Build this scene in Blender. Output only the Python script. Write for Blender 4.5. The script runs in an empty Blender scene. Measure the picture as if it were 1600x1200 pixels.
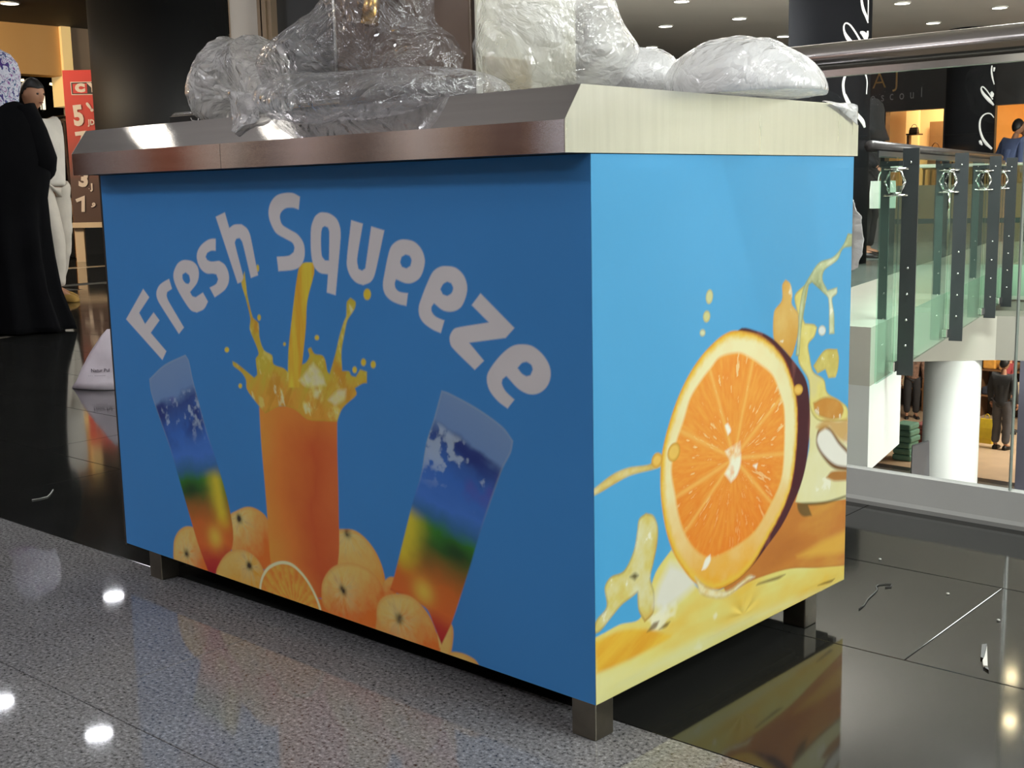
import bpy, bmesh, math, random
import numpy as np
from mathutils import Vector, Matrix

sc = bpy.context.scene
COL = sc.collection
random.seed(7)

# ------------------------------------------------------------------ camera
FPX = 1901.39                     # focal length in pixels of the 1600x1200 frame
CAM = np.array([1.04722, -1.28508, 0.79242])
CROT = (1.4124679, 0.0203523, 0.7473773)
cam_data = bpy.data.cameras.new('camera')
cam_data.sensor_fit = 'HORIZONTAL'
cam_data.sensor_width = 36.0
cam_data.lens = FPX * 36.0 / 1600.0
cam_data.clip_start = 0.05
cam_data.clip_end = 200
cam = bpy.data.objects.new('camera', cam_data)
cam.location = CAM
cam.rotation_euler = CROT
COL.objects.link(cam)
sc.camera = cam
_R = np.array(cam.rotation_euler.to_matrix())

def ray(px, py):
    return _R @ np.array([(px - 800) / FPX, -(py - 600) / FPX, -1.0])
def on(px, py, axis, val):
    """point of the plane axis=val that the photograph shows at this pixel"""
    d = ray(px, py); t = (val - CAM[axis]) / d[axis]
    return CAM + t * d
def px_of(X):
    q = (np.asarray(X, float) - CAM) @ _R
    return 800 + FPX * q[0] / -q[2], 600 - FPX * q[1] / -q[2]
def at(px, py, depth):
    return CAM + ray(px, py) * depth

# ------------------------------------------------------------------ exposure, world, lamps
vs = sc.view_settings
vs.view_transform = 'Standard'; vs.look = 'None'; vs.gamma = 1.0
vs.use_curve_mapping = False
vs.exposure = 0.0
sc.cycles.max_bounces = 8
sc.cycles.transparent_max_bounces = 24
sc.cycles.caustics_reflective = False
sc.cycles.caustics_refractive = False

world = bpy.data.worlds.new('world'); sc.world = world
world.use_nodes = True
bg = world.node_tree.nodes['Background']
bg.inputs[0].default_value = (0.80, 0.88, 1.0, 1); bg.inputs[1].default_value = 0.10

CEIL = 3.1
def area_lamp(name, loc, target, sx, sy, power, col=(1, 1, 1), spread=180):
    l = bpy.data.lights.new(name, 'AREA'); l.shape = 'RECTANGLE'; l.size = sx; l.size_y = sy
    l.energy = power; l.color = col; l.spread = math.radians(spread)
    o = bpy.data.objects.new(name, l); COL.objects.link(o)
    o.location = loc
    o.rotation_euler = (Vector(target) - Vector(loc)).to_track_quat('-Z', 'Y').to_euler()
    return o
# bright ceiling panels of the concourse to the right of the counter
area_lamp('concourse_panel_lamp', (2.9, 1.0, 3.0), (2.0, 0.8, 0), 1.6, 3.0, 190, (0.95, 1.0, 0.96))
area_lamp('concourse_panel_lamp', (4.6, 0.2, 3.0), (2.6, 0.3, 0), 1.6, 3.0, 215, (0.95, 1.0, 0.96))
# downlight over the right end of the counter
sl = bpy.data.lights.new('counter_downlight', 'SPOT'); sl.energy = 85; sl.spot_size = math.radians(27); sl.spot_blend = 0.8; sl.shadow_soft_size = 0.09; sl.color = (1.0, 1.0, 0.97)
so = bpy.data.objects.new('counter_downlight', sl); COL.objects.link(so); so.location = (0.55, -0.55, 3.02)
so.rotation_euler = (Vector((-0.14, 0.44, 1.02)) - so.location).to_track_quat('-Z', 'Y').to_euler()
# unseen fill lamps added to brighten the wall behind the camera and the right wall
area_lamp('wall_fill_lamp', (-8.5, -6.0, 3.0), (-8.5, -8.0, 1.2), 14.0, 0.4, 335, (0.93, 0.95, 1.0))
area_lamp('wall_fill_lamp', (5.0, 12.0, 3.0), (7.0, 12.0, 1.2), 0.4, 14.0, 930, (1.0, 1.0, 0.90))
# lamps over the walkway; the first is unseen fill added for the counter front
area_lamp('walkway_area_lamp', (-2.0, -3.2, 3.04), (-2.0, -2.9, 0), 0.6, 0.6, 45, (0.90, 0.94, 1.0))
area_lamp('walkway_area_lamp', (-6.0, -1.6, 3.04), (-6.0, -1.6, 0), 0.6, 0.6, 40, (0.95, 0.94, 1.0))
area_lamp('walkway_area_lamp', (-11.5, 3.2, 3.04), (-11.5, 3.2, 0), 0.8, 0.8, 70, (1.0, 0.85, 0.65))
area_lamp('fascia_fill_lamp', (-13.4, 2.6, 3.0), (-15.0, 4.6, 2.5), 2.0, 0.3, 190, (1.0, 0.82, 0.56))  # unseen warm lamp added to brighten the amber fascia
# unseen upward fill lamps added to brighten the ceiling
area_lamp('ceiling_fill_lamp', (0.8, 4.4, 2.2), (0.8, 4.5, 3.1), 1.6, 1.6, 55, (1.0, 0.98, 0.94))
area_lamp('ceiling_fill_lamp', (-4.2, 6.3, 2.3), (-4.2, 6.9, 3.1), 2.2, 1.4, 130, (1.0, 0.97, 0.93))
area_lamp('ceiling_fill_lamp', (2.6, 11.5, 2.3), (1.8, 12.5, 3.1), 1.6, 1.6, 460, (1.0, 0.97, 0.93))
area_lamp('ceiling_fill_lamp', (2.4, -3.4, 2.3), (2.2, -3.0, 3.1), 1.6, 1.6, 90, (0.94, 0.97, 1.0))
area_lamp('ceiling_fill_lamp', (-3.6, -2.6, 1.95), (-3.6, -2.2, 3.1), 1.6, 1.2, 58, (0.93, 0.93, 1.0))
# unseen fill lamps added for the gallery beyond the void; lower level
area_lamp('gallery_fill_lamp', (-6.8, 8.9, 3.04), (-6.0, 8.9, 0), 1.6, 1.6, 380, (0.97, 1.0, 0.98))
area_lamp('gallery_fill_lamp', (-1.4, 5.6, 3.04), (-2.2, 6.4, -0.3), 1.4, 1.4, 420, (0.97, 1.0, 0.98))
area_lamp('gallery_fill_lamp', (2.5, 9.0, 3.04), (0.5, 9.5, -1), 2.0, 2.0, 420, (0.97, 1.0, 0.98))
area_lamp('lower_level_lamp', (1.5, 6.0, -0.9), (-1.5, 11.0, -3.2), 1.5, 1.5, 130, (1.0, 0.97, 0.93))

# ------------------------------------------------------------------ materials
def lin(c):
    c = np.asarray(c, float) / 255.0
    return np.where(c <= 0.04045, c / 12.92, ((c + 0.055) / 1.055) ** 2.4)
def rgb(r, g, b):
    return tuple(lin((r, g, b))) + (1.0,)

MATS = {}
def mat(name, col, rough=0.5, metal=0.0, var=0.12, vscale=6.0, bump=0.0, bscale=40.0, emit=None, estr=0.0,
        spec=0.5, stretch=None, rvar=0.0, coat=0.0):
    """procedural principled material: colour broken up by noise, optional fine relief"""
    if name in MATS: return MATS[name]
    m = bpy.data.materials.new(name); m.use_nodes = True
    nt = m.node_tree; p = nt.nodes['Principled BSDF']
    tc = nt.nodes.new('ShaderNodeTexCoord')
    mp = nt.nodes.new('ShaderNodeMapping'); nt.links.new(tc.outputs['Object'], mp.inputs[0])
    if stretch: mp.inputs['Scale'].default_value = stretch
    n = nt.nodes.new('ShaderNodeTexNoise'); n.inputs['Scale'].default_value = vscale; n.inputs['Detail'].default_value = 5
    nt.links.new(mp.outputs[0], n.inputs['Vector'])
    r = nt.nodes.new('ShaderNodeValToRGB')
    c = np.array(col[:3])
    r.color_ramp.elements[0].position = 0.25; r.color_ramp.elements[1].position = 0.75
    r.color_ramp.elements[0].color = tuple(np.clip(c * (1 - var), 0, 1)) + (1,)
    r.color_ramp.elements[1].color = tuple(np.clip(c * (1 + var), 0, 1)) + (1,)
    nt.links.new(n.outputs['Fac'], r.inputs[0]); nt.links.new(r.outputs[0], p.inputs['Base Color'])
    p.inputs['Roughness'].default_value = rough; p.inputs['Metallic'].default_value = metal
    p.inputs['Specular IOR Level'].default_value = spec
    p.inputs['Coat Weight'].default_value = coat
    if rvar:
        mr = nt.nodes.new('ShaderNodeMapRange'); mr.inputs[3].default_value = max(0.02, rough - rvar); mr.inputs[4].default_value = rough + rvar
        nt.links.new(n.outputs['Fac'], mr.inputs[0]); nt.links.new(mr.outputs[0], p.inputs['Roughness'])
    if bump:
        n2 = nt.nodes.new('ShaderNodeTexNoise'); n2.inputs['Scale'].default_value = bscale; n2.inputs['Detail'].default_value = 4
        nt.links.new(mp.outputs[0], n2.inputs['Vector'])
        b = nt.nodes.new('ShaderNodeBump'); b.inputs['Strength'].default_value = bump; b.inputs['Distance'].default_value = 0.01
        nt.links.new(n2.outputs['Fac'], b.inputs['Height']); nt.links.new(b.outputs[0], p.inputs['Normal'])
    if emit:
        p.inputs['Emission Color'].default_value = tuple(emit[:3]) + (1,); p.inputs['Emission Strength'].default_value = estr
    MATS[name] = m
    return m

def print_mat(name, rough=0.42):
    """printed film: colour comes from the print stored on the mesh"""
    m = bpy.data.materials.new(name); m.use_nodes = True
    nt = m.node_tree; p = nt.nodes['Principled BSDF']
    a = nt.nodes.new('ShaderNodeAttribute'); a.attribute_name = 'print'
    nt.links.new(a.outputs['Color'], p.inputs['Base Color'])
    tc = nt.nodes.new('ShaderNodeTexCoord')
    n = nt.nodes.new('ShaderNodeTexNoise'); n.inputs['Scale'].default_value = 9; n.inputs['Detail'].default_value = 3
    nt.links.new(tc.outputs['Object'], n.inputs['Vector'])
    b = nt.nodes.new('ShaderNodeBump'); b.inputs['Strength'].default_value = 0.12; b.inputs['Distance'].default_value = 0.01
    nt.links.new(n.outputs['Fac'], b.inputs['Height']); nt.links.new(b.outputs[0], p.inputs['Normal'])
    p.inputs['Roughness'].default_value = rough; p.inputs['Specular IOR Level'].default_value = 0.25
    return m

def glass_mat(name, tint=(0.93, 0.97, 0.95), refl=1.0, rough=0.0):
    m = bpy.data.materials.new(name); m.use_nodes = True
    nt = m.node_tree; nt.nodes.remove(nt.nodes['Principled BSDF'])
    out = nt.nodes['Material Output']
    t = nt.nodes.new('ShaderNodeBsdfTransparent'); t.inputs[0].default_value = tuple(tint) + (1,)
    g = nt.nodes.new('ShaderNodeBsdfGlossy'); g.inputs['Roughness'].default_value = rough; g.inputs[0].default_value = (refl, refl, refl, 1)
    f = nt.nodes.new('ShaderNodeFresnel'); f.inputs[0].default_value = 1.45
    mx = nt.nodes.new('ShaderNodeMixShader')
    ge = nt.nodes.new('ShaderNodeNewGeometry'); k = nt.nodes.new('ShaderNodeMath'); k.operation = 'SUBTRACT'; k.inputs[0].default_value = 1.0
    nt.links.new(ge.outputs['Backfacing'], k.inputs[1])      # the sheet reflects at its outer face only
    k2 = nt.nodes.new('ShaderNodeMath'); k2.operation = 'MULTIPLY'; nt.links.new(f.outputs[0], k2.inputs[0]); nt.links.new(k.outputs[0], k2.inputs[1])
    nt.links.new(k2.outputs[0], mx.inputs[0]); nt.links.new(t.outputs[0], mx.inputs[1]); nt.links.new(g.outputs[0], mx.inputs[2])
    nt.links.new(mx.outputs[0], out.inputs[0])
    MATS[name] = m
    return m

def film_mat(name, milk=0.3, col=(0.9, 0.9, 0.92), bscale=30.0, bump=0.5, gloss=0.25):
    """crumpled clear polythene: mostly see-through, milky where folded, sharp glints"""
    m = bpy.data.materials.new(name); m.use_nodes = True
    nt = m.node_tree; nt.nodes.remove(nt.nodes['Principled BSDF'])
    out = nt.nodes['Material Output']
    tc = nt.nodes.new('ShaderNodeTexCoord')
    n1 = nt.nodes.new('ShaderNodeTexNoise'); n1.inputs['Scale'].default_value = bscale * 0.35; n1.inputs['Detail'].default_value = 6; n1.inputs['Distortion'].default_value = 1.2
    v = nt.nodes.new('ShaderNodeTexVoronoi'); v.feature = 'DISTANCE_TO_EDGE'; v.inputs['Scale'].default_value = bscale
    mpv = nt.nodes.new('ShaderNodeVectorMath'); mpv.operation = 'MULTIPLY_ADD'
    nt.links.new(tc.outputs['Object'], n1.inputs['Vector'])
    mpv.inputs[1].default_value = (0.12, 0.12, 0.12)
    nt.links.new(n1.outputs['Color'], mpv.inputs[0]); nt.links.new(tc.outputs['Object'], mpv.inputs[2])
    nt.links.new(mpv.outputs[0], v.inputs['Vector'])
    add = nt.nodes.new('ShaderNodeMath'); add.operation = 'ADD'
    nt.links.new(n1.outputs['Fac'], add.inputs[0]); nt.links.new(v.outputs['Distance'], add.inputs[1])
    b = nt.nodes.new('ShaderNodeBump'); b.inputs['Strength'].default_value = bump; b.inputs['Distance'].default_value = 0.02
    nt.links.new(add.outputs[0], b.inputs['Height'])
    tr = nt.nodes.new('ShaderNodeBsdfTransparent'); tr.inputs[0].default_value = (0.97, 0.97, 0.98, 1)
    df = nt.nodes.new('ShaderNodeBsdfDiffuse'); df.inputs[0].default_value = tuple(col) + (1,)
    tl = nt.nodes.new('ShaderNodeBsdfTranslucent'); tl.inputs[0].default_value = tuple(col) + (1,)
    gl = nt.nodes.new('ShaderNodeBsdfGlossy'); gl.inputs['Roughness'].default_value = 0.09; gl.inputs[0].default_value = (1, 1, 1, 1)
    for s in (df, tl, gl): nt.links.new(b.outputs[0], s.inputs['Normal'])
    dm = nt.nodes.new('ShaderNodeMixShader'); dm.inputs[0].default_value = 0.35
    nt.links.new(df.outputs[0], dm.inputs[1]); nt.links.new(tl.outputs[0], dm.inputs[2])
    rmp = nt.nodes.new('ShaderNodeMapRange'); rmp.inputs[1].default_value = 0.35; rmp.inputs[2].default_value = 0.75
    rmp.inputs[3].default_value = milk * 0.4 if milk < 0.7 else milk * 0.85; rmp.inputs[4].default_value = min(1.0, milk * 1.8)
    nt.links.new(n1.outputs['Fac'], rmp.inputs[0])
    m1 = nt.nodes.new('ShaderNodeMixShader')
    nt.links.new(rmp.outputs[0], m1.inputs[0]); nt.links.new(tr.outputs[0], m1.inputs[1]); nt.links.new(dm.outputs[0], m1.inputs[2])
    lw = nt.nodes.new('ShaderNodeFresnel'); lw.inputs[0].default_value = 1.5; nt.links.new(b.outputs[0], lw.inputs['Normal'])
    ml = nt.nodes.new('ShaderNodeMath'); ml.operation = 'MULTIPLY_ADD'; ml.inputs[1].default_value = 1.0; ml.inputs[2].default_value = gloss * 0.25
    ml.use_clamp = True
    nt.links.new(lw.outputs[0], ml.inputs[0])
    ge = nt.nodes.new('ShaderNodeNewGeometry'); k = nt.nodes.new('ShaderNodeMath'); k.operation = 'SUBTRACT'; k.inputs[0].default_value = 1.0
    nt.links.new(ge.outputs['Backfacing'], k.inputs[1])
    k2 = nt.nodes.new('ShaderNodeMath'); k2.operation = 'MULTIPLY'; nt.links.new(ml.outputs[0], k2.inputs[0]); nt.links.new(k.outputs[0], k2.inputs[1])
    m2 = nt.nodes.new('ShaderNodeMixShader')
    nt.links.new(k2.outputs[0], m2.inputs[0]); nt.links.new(m1.outputs[0], m2.inputs[1]); nt.links.new(gl.outputs[0], m2.inputs[2])
    nt.links.new(m2.outputs[0], out.inputs[0])
    MATS[name] = m
    return m

def granite_mat(name, base, dark, light, rough, scale=260.0, spec=0.5):
    m = bpy.data.materials.new(name); m.use_nodes = True
    nt = m.node_tree; p = nt.nodes['Principled BSDF']
    g = nt.nodes.new('ShaderNodeNewGeometry')
    n = nt.nodes.new('ShaderNodeTexNoise'); n.inputs['Scale'].default_value = scale; n.inputs['Detail'].default_value = 4; n.inputs['Roughness'].default_value = 0.75
    nt.links.new(g.outputs['Position'], n.inputs['Vector'])
    r = nt.nodes.new('ShaderNodeValToRGB'); e = r.color_ramp.elements
    e[0].position = 0.36; e[0].color = tuple(dark) + (1,); e[1].position = 0.66; e[1].color = tuple(light) + (1,)
    k = e.new(0.46); k.color = tuple(base) + (1,); k2 = e.new(0.56); k2.color = tuple(np.array(base) * 1.25) + (1,)
    nt.links.new(n.outputs['Fac'], r.inputs[0])
    n2 = nt.nodes.new('ShaderNodeTexNoise'); n2.inputs['Scale'].default_value = 5; n2.inputs['Detail'].default_value = 6
    nt.links.new(g.outputs['Position'], n2.inputs['Vector'])
    mx = nt.nodes.new('ShaderNodeMix'); mx.data_type = 'RGBA'; mx.blend_type = 'MULTIPLY'; mx.inputs['Factor'].default_value = 1
    r2 = nt.nodes.new('ShaderNodeValToRGB'); r2.color_ramp.elements[0].color = (0.8, 0.79, 0.79, 1); r2.color_ramp.elements[1].color = (1, 1, 1, 1)
    r2.color_ramp.elements[0].position = 0.3; r2.color_ramp.elements[1].position = 0.7
    nt.links.new(n2.outputs['Fac'], r2.inputs[0])
    nt.links.new(r.outputs[0], mx.inputs['A']); nt.links.new(r2.outputs[0], mx.inputs['B'])
    nt.links.new(mx.outputs['Result'], p.inputs['Base Color'])
    mr = nt.nodes.new('ShaderNodeMapRange'); mr.inputs[3].default_value = rough * 0.7; mr.inputs[4].default_value = rough * 1.4
    nt.links.new(n2.outputs['Fac'], mr.inputs[0]); nt.links.new(mr.outputs[0], p.inputs['Roughness'])
    p.inputs['Specular IOR Level'].default_value = spec
    MATS[name] = m
    return m

# ------------------------------------------------------------------ mesh helpers
class MB:
    def __init__(s): s.v = []; s.f = []
    def add(s, verts, faces):
        o = len(s.v); s.v += [tuple(map(float, q)) for q in verts]; s.f += [tuple(i + o for i in f) for f in faces]; return s
    def box(s, lo, hi):
        (a, b, c), (d, e, f) = lo, hi
        return s.add([(a, b, c), (d, b, c), (d, e, c), (a, e, c), (a, b, f), (d, b, f), (d, e, f), (a, e, f)],
                     [(3, 2, 1, 0), (4, 5, 6, 7), (0, 1, 5, 4), (1, 2, 6, 5), (2, 3, 7, 6), (3, 0, 4, 7)])
    def prism(s, poly, a, b):
        """poly: list of 3D points; extruded from offset vector a to offset vector b"""
        n = len(poly); P = [np.array(q, float) for q in poly]
        return s.add([q + np.array(a) for q in P] + [q + np.array(b) for q in P],
                     [tuple(range(n))[::-1], tuple(range(n, 2 * n))] + [(i, (i + 1) % n, n + (i + 1) % n, n + i) for i in range(n)])
    def tube(s, path, r, n=10, cap=True):
        path = [np.array(q, float) for q in path]
        rs = r if hasattr(r, '__len__') else [r] * len(path)
        rings = []; up = None
        for i, q in enumerate(path):
            t = path[min(i + 1, len(path) - 1)] - path[max(i - 1, 0)]; t = t / (np.linalg.norm(t) + 1e-12)
            if up is None:
                up = np.array([0, 0, 1.0]) if abs(t[2]) < 0.9 else np.array([1.0, 0, 0])
            u = np.cross(up, t); u /= np.linalg.norm(u) + 1e-12; w = np.cross(t, u); up = w
            rings.append([q + rs[i] * (math.cos(2 * math.pi * k / n) * u + math.sin(2 * math.pi * k / n) * w) for k in range(n)])
        return s.rings(rings, cap)
    def rings(s, rings, cap=True, closed=True):
        n = len(rings[0]); v = [q for r in rings for q in r]; f = []
        for i in range(len(rings) - 1):
            for k in range(n if closed else n - 1):
                a = i * n + k; b = i * n + (k + 1) % n
                f.append((a, b, b + n, a + n))
        if cap:
            f.append(tuple(range(n))[::-1]); f.append(tuple(range((len(rings) - 1) * n, len(rings) * n)))
        return s.add(v, f)
    def lathe(s, profile, center, n=24, cap=True):
        cx, cy, cz = center
        return s.rings([[(cx + r * math.cos(2 * math.pi * k / n), cy + r * math.sin(2 * math.pi * k / n), cz + z) for k in range(n)] for r, z in profile], cap)
    def ell(s, c, r, nu=12, nv=8):
        return s.rings([[(c[0] + r[0] * math.sin(t) * math.cos(2 * math.pi * k / nu), c[1] + r[1] * math.sin(t) * math.sin(2 * math.pi * k / nu), c[2] - r[2] * math.cos(t)) for k in range(nu)]
                        for t in [math.pi * (j + 0.15) / (nv + 0.3) for j in range(nv + 1)]])
    def mesh(s, name):
        me = bpy.data.meshes.new(name); me.from_pydata(s.v, [], s.f); me.update(); return me

def obj(name, mb, m, parent=None, smooth=False, bevel=0.0, world=True):
    me = mb.mesh(name) if isinstance(mb, MB) else mb
    if m is not None:
        me.materials.clear(); me.materials.append(m)
    bm = bmesh.new(); bm.from_mesh(me); bmesh.ops.recalc_face_normals(bm, faces=bm.faces); bm.to_mesh(me); bm.free()
    if smooth:
        me.polygons.foreach_set('use_smooth', [True] * len(me.polygons))
    o = bpy.data.objects.new(name, me); COL.objects.link(o)
    if parent is not None:
        o.parent = parent
        if world: o.matrix_parent_inverse = Matrix.LocRotScale(parent.location, parent.rotation_euler, parent.scale).inverted()
    if bevel:
        b = o.modifiers.new('bevel', 'BEVEL'); b.width = bevel; b.segments = 2; b.limit_method = 'ANGLE'
    return o
def tag(o, label, cat, group=None, kind=None):
    o['label'] = label; o['category'] = cat
    if group: o['group'] = group
    if kind: o['kind'] = kind
    return o
def thing(name, label, cat, loc=(0, 0, 0), group=None):
    o = bpy.data.objects.new(name, None); COL.objects.link(o); o.location = loc; o.empty_display_size = 0.1
    return tag(o, label, cat, group)
def struct(name, mb, m, label=None, **k):
    o = obj(name, mb, m, **k); o['kind'] = 'structure'
    if label: o['label'] = label
    return o
def shared(name, me, loc, rz=0.0, parent=None):
    o = bpy.data.objects.new(name, me); COL.objects.link(o); o.location = loc; o.rotation_euler = (0, 0, rz)
    if parent is not None:
        o.parent = parent; o.matrix_parent_inverse = Matrix.LocRotScale(parent.location, parent.rotation_euler, parent.scale).inverted()
    return o
def text_mb(s, size, align='CENTER', bold=0.0, sx=1.0, mirror=False, spacing=1.0):
    """lettering outline as a flat mesh in local xy (built-in font)"""
    c = bpy.data.curves.new('lettering', 'FONT'); c.body = s; c.size = size; c.align_x = align; c.align_y = 'CENTER'
    c.offset = bold; c.space_character = spacing; c.resolution_u = 3
    o = bpy.data.objects.new('lettering', c); COL.objects.link(o)
    dg = bpy.context.evaluated_depsgraph_get(); dg.update()
    me = bpy.data.meshes.new_from_object(o.evaluated_get(dg))
    v = [(q.co.x * sx * (-1 if mirror else 1), q.co.y, 0) for q in me.vertices]; f = [tuple(p.vertices) for p in me.polygons]
    bpy.data.objects.remove(o); bpy.data.curves.remove(c); bpy.data.meshes.remove(me)
    return v, f
def place_text(mb, s, size, origin, ux, uy, rot=0.0, **k):
    v, f = text_mb(s, size, **k)
    ux = np.array(ux, float); uy = np.array(uy, float); o = np.array(origin, float)
    c, sn = math.cos(rot), math.sin(rot)
    mb.add([o + (x * c - y * sn) * ux + (x * sn + y * c) * uy for x, y, _ in v], f)

# numpy noise -----------------------------------------------------------
def vnoise(P, seed=0):
    P = np.asarray(P, float); I = np.floor(P).astype(np.int64); Fr = P - I; U = Fr * Fr * (3 - 2 * Fr)
    k = P.shape[1]; out = np.zeros(len(P))
    pr = np.array([374761393, 668265263, 2147483647], np.int64)[:k]
    for c in range(2 ** k):
        off = np.array([(c >> i) & 1 for i in range(k)])
        h = ((I + off) * pr).sum(1) + seed * 1013904223
        h = (h ^ (h >> 13)) * 1274126177 & 0x7fffffff
        h = (h ^ (h >> 16)) & 0xffff
        w = np.prod(np.where(off == 1, U, 1 - U), axis=1)
        out += w * (h / 32767.5 - 1.0)
    return out
def fbm(P, oct=4, seed=0, gain=0.5):
    s = np.zeros(len(P)); a = 1.0; f = 1.0; t = 0
    for i in range(oct):
        s += a * vnoise(P * f, seed + i * 17); t += a; a *= gain; f *= 2.03
    return s / t
def ridge(P, oct=4, seed=0):
    s = np.zeros(len(P)); a = 1.0; f = 1.0; t = 0
    for i in range(oct):
        s += a * (1 - 2 * np.abs(vnoise(P * f, seed + i * 31))); t += a; a *= 0.5; f *= 2.1
    return s / t
# ------------------------------------------------------------------ the setting
black_granite = granite_mat('black_granite', (0.019, 0.0195, 0.018), (0.013, 0.0135, 0.0125), (0.04, 0.04, 0.038), 0.065, 320)
grey_granite = granite_mat('grey_granite', (0.24, 0.235, 0.24), (0.035, 0.034, 0.035), (0.55, 0.545, 0.55), 0.035, 150)
grout_light = mat('grout_light', rgb(84, 83, 79), 0.95, 0, 0.2, 20, spec=0.0)
grout_dark = mat('grout_dark', rgb(34, 32, 33), 0.8, 0, 0.2, 20)
pale_stone = mat('pale_stone', rgb(214, 210, 198), 0.18, 0, 0.05, 1.5)
LINE = np.array([-0.237, 0.972])                       # edge of the gallery beyond the void
P0 = at(1358, 600, 6.14)[:2]
NRM = np.array([0.972, 0.237])
STATIONS = [(1420, 7.0), (1494, 8.5), (1545, 9.9), (1574, 10.75)]
ST_T = [(at(px, 400, dep)[:2] - P0) @ LINE for px, dep in STATIONS]
ST_O = [(at(px, 400, dep)[:2] - P0) @ NRM for px, dep in STATIONS]
GOFF = float(np.mean(ST_O)) - 0.06                      # glass line beside the edge line
def edge_pt(t): return P0 + LINE * t

TH = math.radians(1.95); E1 = np.array([math.cos(TH), math.sin(TH)]); E2 = np.array([-math.sin(TH), math.cos(TH)])
O2 = np.array([0.0, 0.081])
def st(s, t): return O2 + E1 * s + E2 * t
def slab(poly, z0, z1):
    return MB().prism([(x, y, 0) for x, y in poly], (0, 0, z0), (0, 0, z1))
TT = 0.012
fl_light = struct('floor', slab([st(-9, 0), st(-9, -8), st(7, -8), st(7, 0)], -0.05, -TT + 0.0085), grout_dark, 'grey granite floor laid in long slabs')
xl, xr = -20.0, 7.0
fl_dark = struct('floor', slab([st(-9.66, 0), st(7, 0), (7, 1.56), (-3.4, 1.56), (-3.4, 4.35), (-9, 4.35), (-9, 5.6), st(-9.66, 5.5)], -0.05, -TT + 0.0085), grout_light, 'polished black granite floor')
struct('floor', slab([st(-20, 0.001), st(-9.662, 0.001), st(-9.662, 5.5), (-9.01, 5.62), (-9.01, 22.4), (-20, 22.4)], -0.05, 0), black_granite)
struct('floor', slab([st(-20, -8), st(-20, 0), st(-9, 0), st(-9, -8)], -0.05, 0), black_granite)
_g = NRM * (GOFF - 0.03)
def edge_at(px):
    ts = np.linspace(-2, 4, 1201); return float(min(ts, key=lambda t: abs(px_of((*(edge_pt(t) + _g), -0.4))[0] - px)))
TB0, TB1 = edge_at(1358), edge_at(1408)
gal = [edge_pt(TB0) + _g, edge_pt(6.2) + _g, (5.0, 10.3), (5.0, 22.4), (-9, 22.4), (-9, edge_pt(TB0)[1])]
struct('floor', slab(gal, -0.33, 0.0), pale_stone, 'pale polished gallery floor beyond the void')

def tile_mesh(l, w, m, name):
    g = 0.0011; b = 0.0006
    mb = MB(); z1 = 0.0
    r = []
    for z, i in ((-TT + 0.0085 + 0.0002, 0), (z1 - b, 0), (z1, b)):
        r.append([(g + i, g + i, z), (l - g - i, g + i, z), (l - g - i, w - g - i, z), (g + i, w - g - i, z)])
    mb.rings(r)
    me = mb.mesh(name); me.materials.append(m)
    bm = bmesh.new(); bm.from_mesh(me); bmesh.ops.recalc_face_normals(bm, faces=bm.faces); bm.to_mesh(me); bm.free()
    return me
TL = 0.96
lm = tile_mesh(TL, 0.47, grey_granite, 'tile')
for r_ in range(5):
    for k in range(11):
        q = st(-0.75 + (k - 6) * TL + (0.48 if r_ % 2 else 0), -0.47 * (r_ + 1))
        shared('tile', lm, (q[0], q[1], 0), TH, fl_light)
d1 = tile_mesh(TL, 0.488, black_granite, 'tile'); d2 = tile_mesh(TL, 0.469, black_granite, 'tile')
for r_ in range(12):
    t0 = 0.0 if r_ == 0 else 0.488 + 0.469 * (r_ - 1)
    s0 = 0.214 + (-0.48 if r_ % 2 == 0 else 0.0)
    for k in range(-11, 3):
        s = s0 + k * TL
        if r_ >= 3 and s + TL > -3.55: continue
        if s < -9.6: continue
        if r_ == 2:
            pass
        q = st(s, t0)
        if q[1] + 0.47 > 1.62 and s > -4.3: continue
        shared('tile', d1 if r_ == 0 else d2, (q[0], q[1], 0), TH, fl_dark)
# pale strips let into the floor, left
strip = mat('floor_strip', rgb(120, 112, 104), 0.2, 0, 0.1, 8)
a, b = on(-60, 538, 2, 0), on(120, 510, 2, 0)
dv = (b - a) / np.linalg.norm(b - a); nv_ = np.array([-dv[1], dv[0], 0]) * 0.05
struct('trim_1', MB().prism([a, b, b + nv_, a + nv_], (0, 0, -0.002), (0, 0, 0.0006)), strip)
a, b = on(80, 422, 2, 0), on(175, 416, 2, 0)
nv_ = np.array([-1, 0.2, 0]) * 0.28
struct('trim_2', MB().prism([a, b, b + nv_, a + nv_], (0, 0, -0.002), (0, 0, 0.001)), mat('threshold_stone', rgb(196, 176, 150), 0.2, 0, 0.1, 8))

# ceilings
ceil_dark = mat('ceiling_dark', (0.022, 0.021, 0.022), 0.7, 0, 0.1, 2)
ceil_grey = mat('ceiling_grey', rgb(192, 187, 182), 0.85, 0, 0.04, 1)
struct('ceiling', MB().box((-20, -8, CEIL), (-8.5, 9.3, CEIL + 0.1)), ceil_dark)
struct('ceiling', MB().box((-8.498, -8, CEIL), (7, 9.3, CEIL + 0.1)), ceil_grey)
struct('ceiling', MB().box((-20, 9.302, CEIL), (12, 30, CEIL + 0.1)), ceil_grey)

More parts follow.
